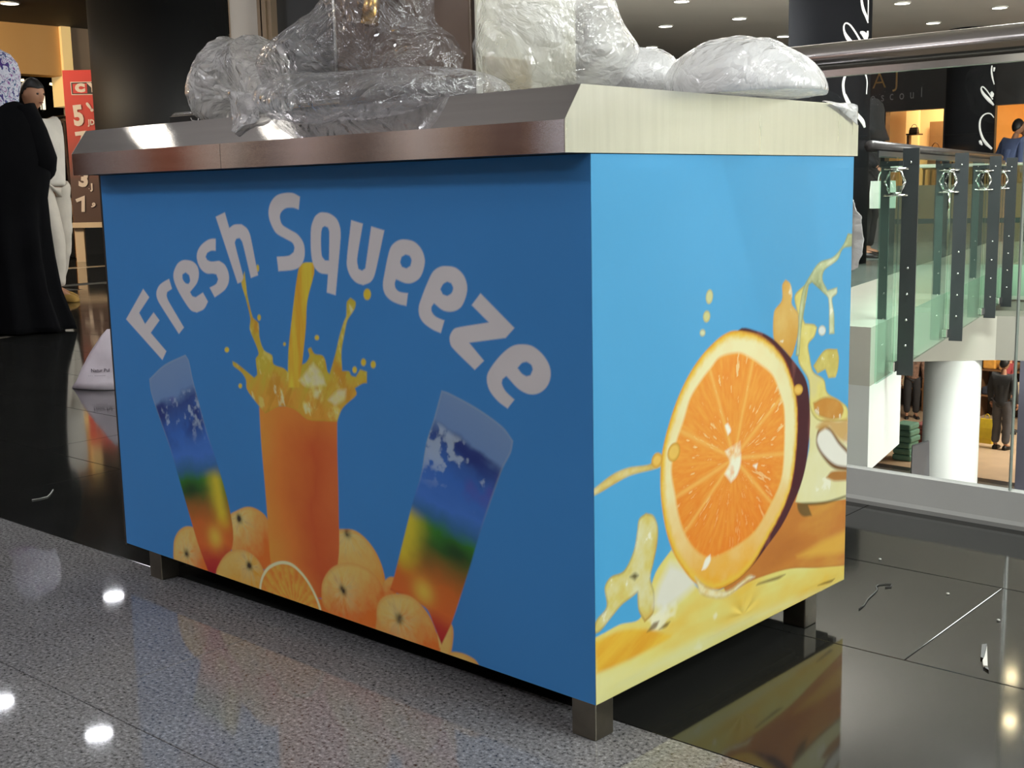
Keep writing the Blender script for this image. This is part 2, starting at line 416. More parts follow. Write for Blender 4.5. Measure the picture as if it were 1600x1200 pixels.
# walls closing the hall
wall_m = mat('wall_beige', rgb(150, 120, 98), 0.6, 0, 0.25, 1.2)
struct('wall_near', MB().box((-20, -8.2, -0.05), (7, -8.0, CEIL)), wall_m)
for i_, (x_, w_, c_) in enumerate(((-17.5, 1.6, (110, 62, 48)), (-15.4, 0.5, (196, 186, 184)), (-14.4, 1.3, (140, 84, 64)), (-12.8, 0.6, (206, 186, 170)), (-11.9, 0.35, (60, 52, 52)), (-11.2, 0.8, (170, 150, 142)), (-10.0, 0.6, (84, 72, 68)), (-9.1, 0.7, (176, 160, 150)), (-7.9, 0.9, (92, 66, 54)), (-6.8, 0.35, (190, 186, 190)), (-6.1, 0.9, (84, 58, 46)), (-3.0, 1.0, (150, 130, 116)))):
    struct('trim_%d' % (10 + i_), MB().box((x_, -8.0, 0), (x_ + w_, -7.9, CEIL)), mat('pier_%d' % i_, rgb(*c_), 0.5, 0, 0.1, 2))  # unseen coloured piers added to band the reflection in the steel fascia
struct('wall_far', MB().box((-20, 29.8, -0.05), (12, 30, CEIL)), mat('wall_far_dark', rgb(60, 56, 54), 0.7, 0, 0.2, 1))
struct('wall_left', MB().box((-20.2, -8, -0.05), (-20.0, 30, CEIL)), mat('wall_left_dark', rgb(40, 34, 30), 0.7, 0, 0.3, 1))
struct('wall_right', MB().box((7.0, -8.0, -4.2), (7.2, 22.0, CEIL)), mat('wall_right_white', rgb(226, 226, 214), 0.6, 0, 0.04, 1))  # unseen wall, made white to reflect brightly in the steel end cap

# kerb and structure around the void
kerb_m = mat('kerb_metal', rgb(190, 190, 188), 0.4, 0.1, 0.06, 4)
struct('trim_3', MB().prism([(0, 1.466, 0.0), (0, 1.466, 0.010), (0, 1.474, 0.018), (0, 1.503, 0.078), (0, 1.535, 0.078), (0, 1.535, 0.0)], (-3.4, 0, 0), (4.0, 0, 0)), kerb_m, 'grey metal kerb under the glass railing')
struct('wall_void', MB().box((-3.4, 1.535, -4.2), (7, 1.56, -0.001)), mat('slab_white', rgb(224, 224, 220), 0.5, 0, 0.03, 2))

# lower level floor
LZ = -4.2
shop_y = on(1490, 741, 2, LZ)[1]
struct('floor', MB().box((-16, 1.56, LZ - 0.1), (7, shop_y - 0.25, LZ)), mat('lower_floor_grey', rgb(112, 110, 106), 0.25, 0, 0.08, 2))
struct('floor', MB().box((-16, shop_y - 0.25, LZ - 0.1), (7, shop_y + 0.02, LZ + 0.001)), mat('lower_floor_dark', rgb(52, 50, 50), 0.3, 0, 0.1, 2))
struct('floor', MB().box((-16, shop_y + 0.02, LZ - 0.1), (7, shop_y + 12, LZ + 0.0005)), mat('lower_floor_sand', rgb(196, 170, 142), 0.4, 0, 0.12, 3))
struct('wall_lower', MB().box((-16, shop_y + 9, LZ), (7, shop_y + 9.2, -0.25)), mat('lower_wall_dark', rgb(70, 52, 40), 0.7, 0, 0.4, 1.5))
struct('ceiling', MB().box((-16, 10.4, -0.50), (7, shop_y + 9, -0.335)), mat('lower_ceiling', rgb(190, 180, 168), 0.8, 0, 0.05, 2))

# gallery edge beams and the column under it
conc = mat('white_render', rgb(232, 232, 228), 0.55, 0, 0.03, 2)
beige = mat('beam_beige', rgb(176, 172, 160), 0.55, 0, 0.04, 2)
e0, e1 = edge_pt(TB0) + _g, edge_pt(TB1) + _g
struct('wall_beam', slab([e0, e1, e1 + np.array([-2.2, 0]), e0 + np.array([-2.2, 0])], -0.82, -0.3305), conc, 'white downstand beam under the gallery')
bx0 = at(1400, 560, 10.2); bx1 = at(1555, 560, 10.2)
u_ = (bx1 - bx0)[:2]; u_ /= np.linalg.norm(u_); n_ = np.array([-u_[1], u_[0]])
q0 = bx0[:2] - u_ * 1.5; q1 = bx1[:2]
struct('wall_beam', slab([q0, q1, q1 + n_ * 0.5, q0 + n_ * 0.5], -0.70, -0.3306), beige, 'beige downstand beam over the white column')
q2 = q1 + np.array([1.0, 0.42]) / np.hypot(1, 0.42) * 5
struct('wall_beam', slab([q1, q2, q2 + np.array([0, 0.5]), q1 + n_ * 0.501], -0.70, -0.3307), mat('beam_beige_shaded', rgb(150, 146, 136), 0.55, 0, 0.04, 2))  # receding face: the beam's beige darkened as shade
cc = at(1488, 600, 10.45)
col_o = MB().lathe([(0.232, LZ), (0.232, -0.701)], (cc[0], cc[1], 0), 40)
tag(struct('white_column', col_o, conc, smooth=False), 'round white column on the lower level under the beam', 'column')
for p_ in bpy.data.objects['white_column'].data.polygons: p_.use_smooth = len(p_.vertices) == 4
pn0 = at(1421, 700, 9.2); pn1 = at(1452, 690, 9.4)
tag(obj('metal_panel', MB().prism([at(1426, 698, 9.2), at(1452, 690, 9.4), at(1452, 900, 9.4), at(1417, 900, 9.2)], (0, 0, 0), (-0.03, 0.05, 0)), mat('panel_grey', rgb(150, 150, 156), 0.3, 0.7, 0.15, 3)),
    'slanted grey metal panel left of the round white column', 'panel')
bpy.data.objects['metal_panel']['kind'] = 'structure'

# ceiling lamps: lit discs in thin rims
lamp_rim = mat('lamp_rim', rgb(200, 198, 190), 0.4)
lamp_lit = mat('lamp_lit', (1, 1, 1), 0.5, 0, 0.0, emit=(1.0, 0.97, 0.88), estr=14)
lamp_cool = mat('lamp_cool', (1, 1, 1), 0.5, 0, 0.0, emit=(0.93, 0.94, 1.0), estr=40)
lamp_warm = mat('lamp_warm', (1, 1, 1), 0.5, 0, 0.0, emit=(1.0, 0.80, 0.48), estr=60)
def ceiling_light(x, y, r, label, group, m, n=20):
    t = thing('ceiling_light', label, 'ceiling light', (x, y, CEIL), group)
    obj('rim', MB().lathe([(r * 1.18, -0.0005), (r * 1.18, -0.012), (r, -0.016), (r, -0.0005)], (x, y, CEIL), n, cap=False), lamp_rim, t)
    obj('lens', MB().lathe([(r, -0.004), (r * 0.98, -0.012), (r * 0.3, -0.014)], (x, y, CEIL), n), m, t)
    return t
for px, py, lb_ in [(938, 9, 'lit round ceiling lamp just right of the tall heap of wrap, top row'), (1018, 73, 'lit round ceiling lamp lowest, just above the small lump of wrap'),
                   (1040, 40, 'lit round ceiling lamp above the small lump of wrap, middle row'), (1065, 1, 'lit round ceiling lamp cut by the picture top, left of the dark columns'),
                   (1155, 28, 'lit round ceiling lamp high above the white bag of wrap'), (1118, 65, 'lit round ceiling lamp just above the top of the white bag'),
                   (1224, 56, 'lit round ceiling lamp touching the left edge of the wide dark column'), (1410, 4, 'lit round ceiling lamp at the picture top between the two dark columns'),
                   (1458, 35, 'lit round ceiling lamp just left of the narrow dark column above the handrail'), (1562, 11, 'lit round ceiling lamp at the right edge of the narrow dark column')]:
    q = on(px, py, 2, CEIL); ceiling_light(q[0], q[1], 0.095, lb_, 'lamps in the grey ceiling', lamp_lit)
for px, py, lb_ in [(15, 4, 'lit round ceiling lamp in the black ceiling at the top left corner'), (136, 56, 'lit round ceiling lamp where the black ceiling meets the dark column')]:
    q = on(px, py, 2, CEIL); ceiling_light(q[0], q[1], 0.10, lb_, 'lamps in the black ceiling', lamp_lit)
def mirror_pt(px, py):
    f = on(px, py, 2, 0.0); d = f - CAM; return f + d * np.array([1, 1, -1]) * (CEIL / -d[2])
for px, py, lb_, m_ in [(178, 934, 'ceiling lamp mirrored in the floor near the counter leg', lamp_cool), (155, 1150, 'ceiling lamp mirrored in the floor at the bottom left', lamp_cool), (2, 1100, 'ceiling lamp mirrored in the floor at the left picture edge', lamp_cool),
                       (1580, 1060, 'warm ceiling lamp mirrored small in the black floor at right', lamp_warm), (1578, 1130, 'warm ceiling lamp mirrored larger in the black floor at right', lamp_warm)]:
    q = mirror_pt(px, py); ceiling_light(q[0], q[1], 0.095 if m_ is lamp_cool else 0.05, lb_, 'lamps overhead out of the frame', m_)

for x_, y_, r_, lb_ in ((-4.73, -0.49, 0.09, 'ceiling lamp mirrored in the left end of the sloped steel rim'), (-3.65, -0.52, 0.05, 'ceiling lamp mirrored in the steel rim below the polythene tail')):
    ceiling_light(x_, y_, r_, lb_, 'lamps overhead out of the frame', lamp_lit)
# ------------------------------------------------------------------ printed panels of the counter
LEG = 0.058; PH = 0.78; W = 1.2954; D = 0.7385; ZT = LEG + PH

def spl(pts, corner=48, n=5):
    """closed outline through the points, smooth except at real corners"""
    P = np.array(pts, float); N = len(P); out = []
    d = np.roll(P, -1, 0) - P; ang = np.arctan2(d[:, 1], d[:, 0])
    turn = np.abs((ang - np.roll(ang, 1) + math.pi) % (2 * math.pi) - math.pi)
    sharp = turn > math.radians(corner)
    for i in range(N):
        j = (i + 1) % N; a, b = P[i], P[j]
        ta = (b - a) if sharp[i] else (P[j] - P[i - 1]) / 2
        tb = (b - a) if sharp[j] else (P[(j + 1) % N] - P[i]) / 2
        L = np.linalg.norm(b - a)
        for t_ in (ta, tb):
            l = np.linalg.norm(t_)
            if l > L: t_ *= L / l
        for k in range(n):
            t = k / n
            out.append((2 * t**3 - 3 * t**2 + 1) * a + (t**3 - 2 * t**2 + t) * ta + (-2 * t**3 + 3 * t**2) * b + (t**3 - t**2) * tb)
    return np.array(out)
def crop(pts, x0, y0, s):
    return [(x0 + x / s, y0 + y / s) for x, y in pts]
def ellpts(cx, cy, rx, ry, rot=0.0, n=28):
    a = np.linspace(0, 2 * math.pi, n, endpoint=False); c, s = math.cos(rot), math.sin(rot)
    return [(cx + rx * math.cos(t) * c - ry * math.sin(t) * s, cy + rx * math.cos(t) * s + ry * math.sin(t) * c) for t in a]

class Canvas:
    def __init__(s, nu, nv, u0, u1, v0, v1, axis, key):
        s.u = np.linspace(u0, u1, nu); s.v = np.linspace(v0, v1, nv); s.U, s.V = np.meshgrid(s.u, s.v)
        s.img = np.zeros((nv, nu, 3)); s.axis = axis; s.key = key; s.px = (u1 - u0) / (nu - 1)
    def uv(s, pts):
        """print drawn from the photograph's outlines, laid out flat on the panel"""
        o = []
        for x, y in pts:
            q = on(x, y, s.axis, 0.0); o.append((q[1 - s.axis], q[2]))
        return np.array(o)
    def c(s, r, g, b):
        return np.clip(lin((r, g, b)) / s.key, 0.004, 0.92)
    def fill(s, pts, col, soft=1.0, alpha=1.0, raw=False, holes=()):
        P = np.array(pts) if raw else s.uv(pts)
        pad = s.px * (soft + 1)
        iu = np.where((s.u >= P[:, 0].min() - pad) & (s.u <= P[:, 0].max() + pad))[0]
        iv = np.where((s.v >= P[:, 1].min() - pad) & (s.v <= P[:, 1].max() + pad))[0]
        if len(iu) < 2 or len(iv) < 2: return
        sl = (slice(iv[0], iv[-1] + 1), slice(iu[0], iu[-1] + 1))
        X = s.U[sl].astype(np.float32); Y = s.V[sl].astype(np.float32)
        ins = np.zeros(X.shape, bool); dm = np.full(X.shape, 1e9, np.float32)
        for poly in [P] + [np.array(h) if raw else s.uv(h) for h in holes]:
            Q = np.roll(poly, -1, 0)
            for (ax, ay), (bx, by) in zip(poly, Q):
                if ay != by:
                    ins ^= ((ay > Y) != (by > Y)) & (X < (bx - ax) * (Y - ay) / (by - ay) + ax)
                dx, dy = bx - ax, by - ay; l2 = dx * dx + dy * dy + 1e-16
                t = np.clip(((X - ax) * dx + (Y - ay) * dy) / l2, 0, 1)
                dm = np.minimum(dm, (X - ax - t * dx) ** 2 + (Y - ay - t * dy) ** 2)
        sd = np.sqrt(dm) * np.where(ins, 1, -1)
        a = np.clip(0.5 + sd / (soft * s.px * 2), 0, 1)[..., None] * alpha
        cc = col(X, Y, sd) if callable(col) else np.asarray(col)
        if isinstance(cc, tuple):
            cc, k = cc; a = a * k[..., None]
        s.img[sl] = s.img[sl] * (1 - a) + cc * a
    def noise(s, X, Y, f, seed=0, oct=4, fy=None):
        return fbm(np.stack([X.ravel() * f, Y.ravel() * (fy or f)], 1), oct, seed).reshape(X.shape)

def lerp(a, b, t):
    return np.asarray(a) * (1 - t[..., None]) + np.asarray(b) * t[..., None]
def grad(stops, t):
    """colour ramp over t from [(pos, colour)]"""
    ps = [p for p, _ in stops]; cs = np.array([c for _, c in stops])
    return np.stack([np.interp(t, ps, cs[:, k]) for k in range(3)], -1)
def sstep(a, b, x):
    t = np.clip((x - a) / (b - a), 0, 1); return t * t * (3 - 2 * t)

# ---- front print
FC = Canvas(820, 560, -W, 0, LEG, ZT, 1, 0.47)
BLUE = np.array([0.060, 0.285, 0.70])
FC.img[:] = BLUE * (1 + 0.05 * FC.noise(FC.U, FC.V, 3.0, 3)[..., None])
def orange(cv, pts, stem, seed, hi=(196, 148, 80), lo=(184, 92, 34)):
    q = cv.uv([stem])[0]; P = cv.uv(pts); cen = P.mean(0); R_ = np.ptp(P, 0) / 2
    def col(X, Y, sd):
        n = cv.noise(X, Y, 70, seed); n2 = cv.noise(X, Y, 16, seed + 1)
        dd = np.hypot(X - q[0], (Y - q[1])); aa = np.arctan2(Y - q[1], X - q[0])
        st = fbm(np.stack([(aa * 5).ravel(), (dd * 45).ravel()], 1), 3, seed + 4).reshape(X.shape)
        t = np.clip(0.42 - 0.60 * (Y - cen[1]) / R_[1] + 0.42 * (X - cen[0]) / R_[0] + 0.40 * n2 + 0.28 * n, 0, 1)
        c = lerp(cv.c(*hi), cv.c(*lo), t)
        c = lerp(c, cv.c(218, 184, 128), np.clip(0.45 + 0.9 * st, 0, 1) * 0.75 * np.exp(-(dd / 0.035) ** 2))
        c = lerp(c, cv.c(150, 96, 44), np.clip(st * 1.4 - 0.15, 0, 1) * 0.6 * np.exp(-(dd / 0.04) ** 2))
        c = lerp(c, cv.c(48, 40, 28), np.clip(np.exp(-(dd / 0.0085) ** 2) * (1.1 + 0.9 * n), 0, 1))
        e = np.clip(1 - sd / 0.008, 0, 1) * 0.4
        return lerp(c, cv.c(170, 92, 36), e)
    cv.fill(spl(pts, 80), col)
A4 = lambda p: crop(p, 260, 780, 3.2)
def rain_glass(cv, outline, top, bot, yl, seed, flip):
    """tall tumbler: clear rim, ice, blue, green, amber, red"""
    T = cv.uv([top])[0]; B = cv.uv([bot])[0]; ax = B - T; L = np.hypot(*ax); ax = ax / L; nrm = np.array([-ax[1], ax[0]])
    K = cv.c
    stops = [(0.0, K(92, 116, 150)), (0.13, K(86, 112, 150)), (0.18, K(40, 60, 110)), (0.30, K(44, 84, 150)), (0.42, K(52, 92, 158)),
             (0.49, K(42, 84, 120)), (0.545, K(42, 98, 34)), (0.60, K(46, 78, 30)), (0.67, K(110, 76, 32)), (0.76, K(160, 84, 34)), (0.86, K(170, 84, 36)), (0.94, K(146, 44, 36)), (1.0, K(136, 30, 34))]
    def col(X, Y, sd):
        dx, dy = X - T[0], Y - T[1]
        t = (dx * ax[0] + dy * ax[1]) / L; w = (dx * nrm[0] + dy * nrm[1]) / 0.075 * flip
        n = cv.noise(X, Y, 26, seed); m = cv.noise(X, Y, 60, seed + 3); b = cv.noise(X, Y, 12, seed + 5)
        c = grad(stops, t + 0.030 * n + 0.015 * b + 0.03 * w * (t > 0.4))
        ice = sstep(0.13, 0.16, t + 0.02 * n) * (1 - sstep(0.26, 0.42, t))
        c = lerp(c, K(26, 38, 92), np.clip(ice * sstep(-0.05, 0.35, b + 0.4 * w), 0, 1) * 0.85)
        c = lerp(c, K(150, 165, 180), ice * sstep(0.22, 0.6, m + 0.6 * n - 0.25 * w) * 0.6)
        c = lerp(c, K(70, 62, 130), ice * sstep(0.2, 0.5, -b) * 0.6)
        c = lerp(c, K(22, 46, 26), np.exp(-((t - 0.585) / 0.05) ** 2 - ((w - 0.2) / 0.5) ** 2) * 0.8)
        c = lerp(c, K(176, 160, 44), np.exp(-((w - yl + 0.25 * b) / 0.32) ** 2) * 0.85 * sstep(0.50, 0.58, t) * (1 - sstep(0.72, 0.84, t)))
        c = lerp(c, K(206, 150, 58), np.exp(-((t - 0.83) / 0.05) ** 2 - ((w + 0.45) / 0.32) ** 2) * 0.95)
        edge = np.clip(1 - sd / 0.004, 0, 1) * (1 - sstep(0.3, 0.5, t)) * 0.5
        return lerp(c, K(128, 140, 150), edge)
    cv.fill(spl(outline, 40), col)
K = FC.c
orange(FC, A4([(35, 260), (40, 200), (65, 155), (105, 135), (150, 150), (190, 220), (215, 330), (215, 420), (120, 420), (60, 380), (38, 310)]), A4([(100, 270)])[0], 1)
orange(FC, A4([(310, 170), (318, 80), (345, 60), (400, 38), (450, 48), (500, 90), (540, 200), (530, 330), (480, 350), (330, 260)]), A4([(365, 97)])[0], 2)
orange(FC, A4([(840, 150), (930, 152), (990, 190), (1045, 260), (1080, 340), (1095, 420), (1080, 480), (980, 420), (850, 330)]), A4([(905, 170)])[0], 3, lo=(196, 120, 52))
orange(FC, A4([(1080, 445), (1090, 410), (1120, 388), (1150, 400), (1150, 500), (1090, 500)]), A4([(1000, 450)])[0], 4)
orange(FC, A4([(1340, 760), (1360, 640), (1410, 600), (1432, 640), (1434, 700), (1415, 800), (1380, 800)]), A4([(1300, 650)])[0], 5, lo=(196, 130, 70))
orange(FC, A4([(1400, 800), (1420, 765), (1480, 770), (1540, 800), (1570, 840), (1500, 860)]), A4([(1300, 780)])[0], 6, lo=(196, 130, 70))
G1 = crop([(105, 165), (180, 95), (283, 45), (300, 75), (320, 170), (390, 430), (430, 550), (500, 800), (515, 990), (430, 1130), (395, 1112), (340, 960), (215, 530), (160, 370), (115, 235)], 200, 540, 3.1567)
rain_glass(FC, G1, crop([(195, 105)], 200, 540, 3.1567)[0], crop([(425, 1130)], 200, 540, 3.1567)[0], -0.95, 11, -1)
G2 = crop([(300, 55), (330, 65), (450, 130), (560, 210), (605, 270), (595, 320), (555, 400), (455, 690), (420, 810), (345, 1040), (300, 1138), (265, 1050), (230, 980), (80, 905), (100, 840), (175, 540), (215, 400), (235, 280), (265, 185), (280, 130)], 580, 590, 2.7286)
rain_glass(FC, G2, crop([(450, 140)], 580, 590, 2.7286)[0], crop([(250, 1110)], 580, 590, 2.7286)[0], -1.25, 23, 1)
# tall orange drink
def drink(X, Y, sd):
    a = FC.uv([(408, 700)])[0]; b = FC.uv([(528, 700)])[0]
    w = (X - a[0]) / (b[0] - a[0]); h = (Y - FC.uv([(470, 930)])[0][1]) / 0.36
    n = FC.noise(X, Y, 14, 5)
    t = np.clip(0.12 + 0.95 * w + 0.15 * n - 0.25 * np.abs(h - 0.5), 0, 1)
    c = grad([(0, K(200, 122, 50)), (0.35, K(186, 102, 44)), (0.75, K(160, 72, 36)), (1, K(168, 86, 44))], t)
    return lerp(c, K(186, 112, 46), sstep(0.75, 1.05, h) * 0.8)
FC.fill(spl([(405, 636), (408, 690), (414, 760), (418, 810), (424, 885), (440, 930), (505, 935), (528, 880), (529, 790), (527, 700), (527, 630)], 30), drink)
SP = crop([(100, 705), (130, 720), (215, 790), (245, 815), (265, 790), (255, 690), (275, 655), (255, 590), (215, 490), (220, 420), (185, 270), (160, 180), (180, 110), (195, 240), (235, 410), (275, 450), (280, 540), (310, 630), (365, 665), (375, 725), (440, 750), (470, 775), (475, 620), (500, 400), (540, 100), (570, 50), (645, 45), (645, 120), (600, 300), (590, 480), (565, 725), (590, 715), (615, 670), (605, 625), (625, 612), (650, 655), (700, 665), (722, 700), (735, 770), (750, 790), (790, 650), (815, 540), (845, 440), (862, 400), (865, 310), (890, 280), (925, 310), (915, 360), (870, 430), (850, 520), (830, 640), (835, 770), (880, 772), (895, 800), (925, 810), (955, 760), (1000, 775), (1000, 850), (970, 855), (920, 885), (930, 930), (870, 985), (830, 1030), (800, 1110), (700, 1105), (600, 1095), (520, 1030), (420, 1005), (320, 1055), (250, 970), (195, 890), (190, 830), (160, 780), (105, 735)], 340, 400, 4.2857)
def splash(X, Y, sd):
    n = FC.noise(X, Y, 45, 8); m = FC.noise(X, Y, 18, 9)
    y0 = FC.uv([(480, 640)])[0][1]; t = np.clip((Y - y0) / 0.07, 0, 1)
    g = FC.noise(X + 0.35 * Y, Y, 120, 14, fy=40); d = FC.noise(X - 0.6 * Y, Y, 70, 15, fy=22)
    c = lerp(K(172, 126, 48), K(158, 144, 50), np.clip(t + 0.5 * m + 0.5 * d, 0, 1))
    c = lerp(c, K(178, 166, 88), sstep(0.02, 0.5, n + 0.3 * m + 0.4 * g) * 0.75)
    c = lerp(c, K(160, 108, 36), sstep(0.0, 0.5, -m + 0.6 * d) * 0.7)
    c = lerp(c, K(190, 176, 140), sstep(0.38, 0.7, g + 0.6 * n) * 0.7)
    return lerp(c, K(150, 132, 34), np.clip(1 - sd / 0.004, 0, 1) * 0.4)
FC.fill(spl(SP, 70, 3), splash)
def stream(X, Y, sd):
    n = FC.noise(X, Y, 60, 12, fy=9)
    return lerp(K(176, 158, 52), K(172, 120, 36), np.clip(0.4 + 0.9 * n, 0, 1))
FC.fill(spl(crop([(540, 100), (570, 50), (645, 45), (645, 120), (600, 300), (590, 480), (565, 725), (545, 880), (475, 880), (480, 620), (500, 400)], 340, 400, 4.2857), 60), stream)
for p in ([(640, 715), (545, 835), (600, 875), (725, 865), (700, 790)], [(860, 893), (800, 905), (740, 965), (790, 1000), (850, 960)], [(650, 890), (690, 905), (670, 950), (645, 940)]):
    FC.fill(spl(crop(p, 340, 400, 4.2857)), lambda X, Y, sd: lerp(K(188, 176, 104), K(196, 182, 150), np.clip(0.5 + FC.noise(X, Y, 80, 4), 0, 1)), 2.5, 0.75)
for x, y, a, b in [(1002, 257, 25, 38), (62, 628, 15, 18), (278, 412, 12, 20), (448, 590, 9, 12), (665, 547, 15, 17), (152, 870, 12, 16), (918, 762, 15, 22), (977, 712, 17, 25), (1042, 727, 17, 25), (268, 82, 10, 24)]:
    FC.fill(crop(ellpts(x, y, a, b), 340, 400, 4.2857), K(172, 152, 48))
# front oranges and the cut half
FC.fill(A4([(210, 400), (500, 430), (780, 500), (1060, 610), (1370, 745), (1370, 900), (210, 900)]), K(184, 96, 38))
orange(FC, A4([(250, 380), (265, 320), (310, 265), (370, 250), (430, 275), (475, 330), (495, 400), (480, 470), (300, 440)]), A4([(415, 335)])[0], 7, lo=(192, 128, 44))
orange(FC, A4([(775, 470), (785, 400), (830, 340), (900, 318), (970, 330), (1040, 375), (1080, 440), (1090, 520), (1060, 640), (900, 620), (790, 540)]), A4([(883, 455)])[0], 8)
orange(FC, A4([(1050, 600), (1055, 530), (1090, 485), (1160, 472), (1230, 490), (1300, 560), (1345, 650), (1365, 740), (1360, 800), (1150, 720), (1055, 680)]), A4([(1165, 600)])[0], 9)
HS = A4([(462, 445), (475, 380), (510, 330), (570, 305), (630, 318), (690, 375), (740, 455), (775, 545), (780, 620), (600, 600), (470, 520)])
hc = FC.uv(A4([(640, 560)]))[0]
def half(X, Y, sd):
    n = FC.noise(X, Y, 70, 31); a = np.arctan2(Y - hc[1], X - hc[0])
    c = lerp(K(204, 140, 58), K(176, 104, 40), np.clip(0.45 + 0.6 * n + 0.25 * np.cos(a * 26 + 2 * n), 0, 1))
    c = lerp(c, K(214, 180, 140), 1 - sstep(0.006, 0.009, sd))
    return lerp(c, K(190, 120, 56), 1 - sstep(0.0, 0.003, sd))
FC.fill(spl(HS, 60), half)
# lettering
la = lambda p: crop(p, 180, 270, 4); lb = lambda p: crop(p, 500, 350, 4)
WHITE = lambda X, Y, sd: np.array([0.79, 0.755, 0.77]) * (1 + 0.05 * FC.noise(X, Y, 8, 2)[..., None])
LET = [
 (la([(175, 725), (213, 778), (150, 875), (187, 945), (240, 872), (277, 922), (222, 1000), (320, 1115), (295, 1170), (68, 915)]), []),
 (la([(337, 663), (355, 725), (325, 745), (322, 770), (335, 805), (430, 967), (398, 1007), (285, 830), (262, 785), (258, 745), (275, 705), (305, 680)]), []),
 (la([(440, 545), (485, 555), (515, 588), (523, 640), (510, 690), (468, 745), (482, 770), (503, 778), (548, 748), (580, 805), (555, 850), (510, 873), (475, 860), (440, 815), (395, 740), (368, 675), (365, 625), (385, 575), (410, 552)]),
  [la([(440, 622), (462, 640), (468, 675), (458, 695), (440, 690), (422, 665), (420, 635)])]),
 (la([(628, 412), (628, 487), (600, 487), (575, 500), (565, 525), (575, 545), (600, 555), (650, 550), (685, 575), (708, 625), (710, 680), (690, 725), (660, 752), (622, 778), (590, 718), (630, 695), (643, 665), (632, 635), (610, 630), (570, 628), (535, 600), (513, 550), (512, 500), (535, 455), (575, 422), (605, 412)]), []),
 (la([(628, 275), (685, 247), (713, 345), (745, 324), (790, 322), (825, 350), (845, 395), (893, 640), (848, 657), (795, 435), (778, 408), (757, 412), (748, 440), (808, 675), (765, 692)]), []),
 (la([(1155, 150), (1147, 230), (1110, 218), (1065, 222), (1035, 250), (1030, 285), (1045, 325), (1090, 355), (1140, 385), (1175, 435), (1185, 490), (1178, 545), (1150, 590), (1105, 608), (1020, 615), (1010, 525), (1085, 518), (1115, 495), (1120, 465), (1105, 435), (1060, 410), (1005, 375), (970, 310), (958, 250), (970, 190), (1005, 145), (1055, 127), (1110, 127)]), []),
 (la([(1290, 247), (1340, 255), (1385, 290), (1407, 350), (1408, 420), (1378, 765), (1322, 748), (1330, 635), (1280, 625), (1245, 590), (1228, 530), (1222, 440), (1225, 340), (1245, 280), (1265, 258)]),
  [la([(1310, 333), (1330, 342), (1338, 370), (1336, 548), (1312, 548), (1292, 520), (1286, 450), (1288, 370), (1295, 342)])]),
 ([(548.7, 344), (567, 349.5), (558, 405), (560, 420), (565.5, 423), (570.7, 419.5), (580, 353.7), (600.5, 360), (586, 427.5), (579.5, 440), (567.5, 445.5), (556, 441), (546, 428.7), (541.7, 410)], []),
 (lb([(530, 97), (590, 112), (635, 160), (655, 225), (645, 290), (620, 340), (575, 368), (535, 370), (475, 345), (467, 375), (475, 405), (500, 425), (550, 432), (540, 512), (490, 500), (440, 475), (405, 435), (393, 380), (405, 300), (425, 200), (445, 140), (485, 105)]),
  [lb([(535, 190), (560, 198), (572, 225), (565, 262), (540, 278), (513, 268), (502, 240), (510, 205)])]),
 (lb([(790, 263), (850, 275), (900, 325), (920, 395), (910, 460), (880, 520), (830, 547), (770, 540), (712, 495), (697, 520), (700, 550), (725, 580), (778, 603), (755, 682), (705, 660), (650, 620), (622, 575), (617, 520), (635, 460), (670, 370), (705, 300), (745, 270)]),
  [lb([(795, 360), (820, 370), (832, 400), (822, 432), (795, 450), (768, 440), (752, 408), (770, 375)])]),
 (lb([(1003, 433), (1215, 650), (1160, 712), (932, 742), (1025, 855), (967, 912), (825, 770), (810, 720), (820, 680), (850, 650), (1055, 615), (948, 507)]), []),
 (lb([(1265, 752), (1330, 765), (1395, 820), (1435, 890), (1440, 960), (1415, 1020), (1365, 1058), (1305, 1063), (1240, 1030), (1165, 950), (1140, 970), (1137, 1000), (1160, 1045), (1215, 1098), (1172, 1153), (1110, 1105), (1060, 1040), (1043, 980), (1050, 930), (1095, 860), (1150, 800), (1205, 762)]),
  [lb([(1290, 860), (1320, 880), (1330, 910), (1315, 945), (1290, 952), (1262, 935), (1235, 900), (1260, 870)])]),
]
for o_, h_ in LET:
    FC.fill(spl(o_, 40), WHITE, 0.8, holes=[spl(h, 40) for h in h_])
# a drop runs over the foot of the h
FC.fill(spl(crop([(180, 105), (172, 150), (160, 180), (185, 270), (195, 240)], 340, 400, 4.2857), 60), K(172, 152, 60))

# ---- side print
SC = Canvas(460, 620, 0, D, LEG, ZT, 0, 1.0)
SC.img[:] = np.array([0.088, 0.385, 0.70]) * (1 + 0.04 * SC.noise(SC.U, SC.V, 4.0, 6)[..., None])
SC.img[:] = lerp(SC.img, np.array([0.075, 0.40, 0.74]), np.clip((0.62 - SC.V) / 0.4, 0, 1) * 0.6)
S = SC.c
s5 = lambda p: crop(p, 920, 340, 3.3333); s6 = lambda p: crop(p, 920, 650, 2.6087); s7 = lambda p: crop(p, 1000, 500, 2.7286)
def juice(c1, c2, c3, seed, f=22, fy=None, edge=(150, 110, 40), ea=0.35, hl=0.7):
    def col(X, Y, sd):
        n = SC.noise(X, Y, f, seed, fy=fy); m = SC.noise(X, Y, f * 2.7, seed + 1)
        c = grad([(0, S(*c1)), (0.5, S(*c2)), (1, S(*c3))], np.clip(0.5 + 0.75 * n + 0.2 * m, 0, 1))
        c = lerp(c, S(248, 246, 225), sstep(0.42, 0.6, m + 0.3 * n) * hl)
        return lerp(c, S(*edge), np.clip(1 - sd / 0.005, 0, 1) * ea)
    return col
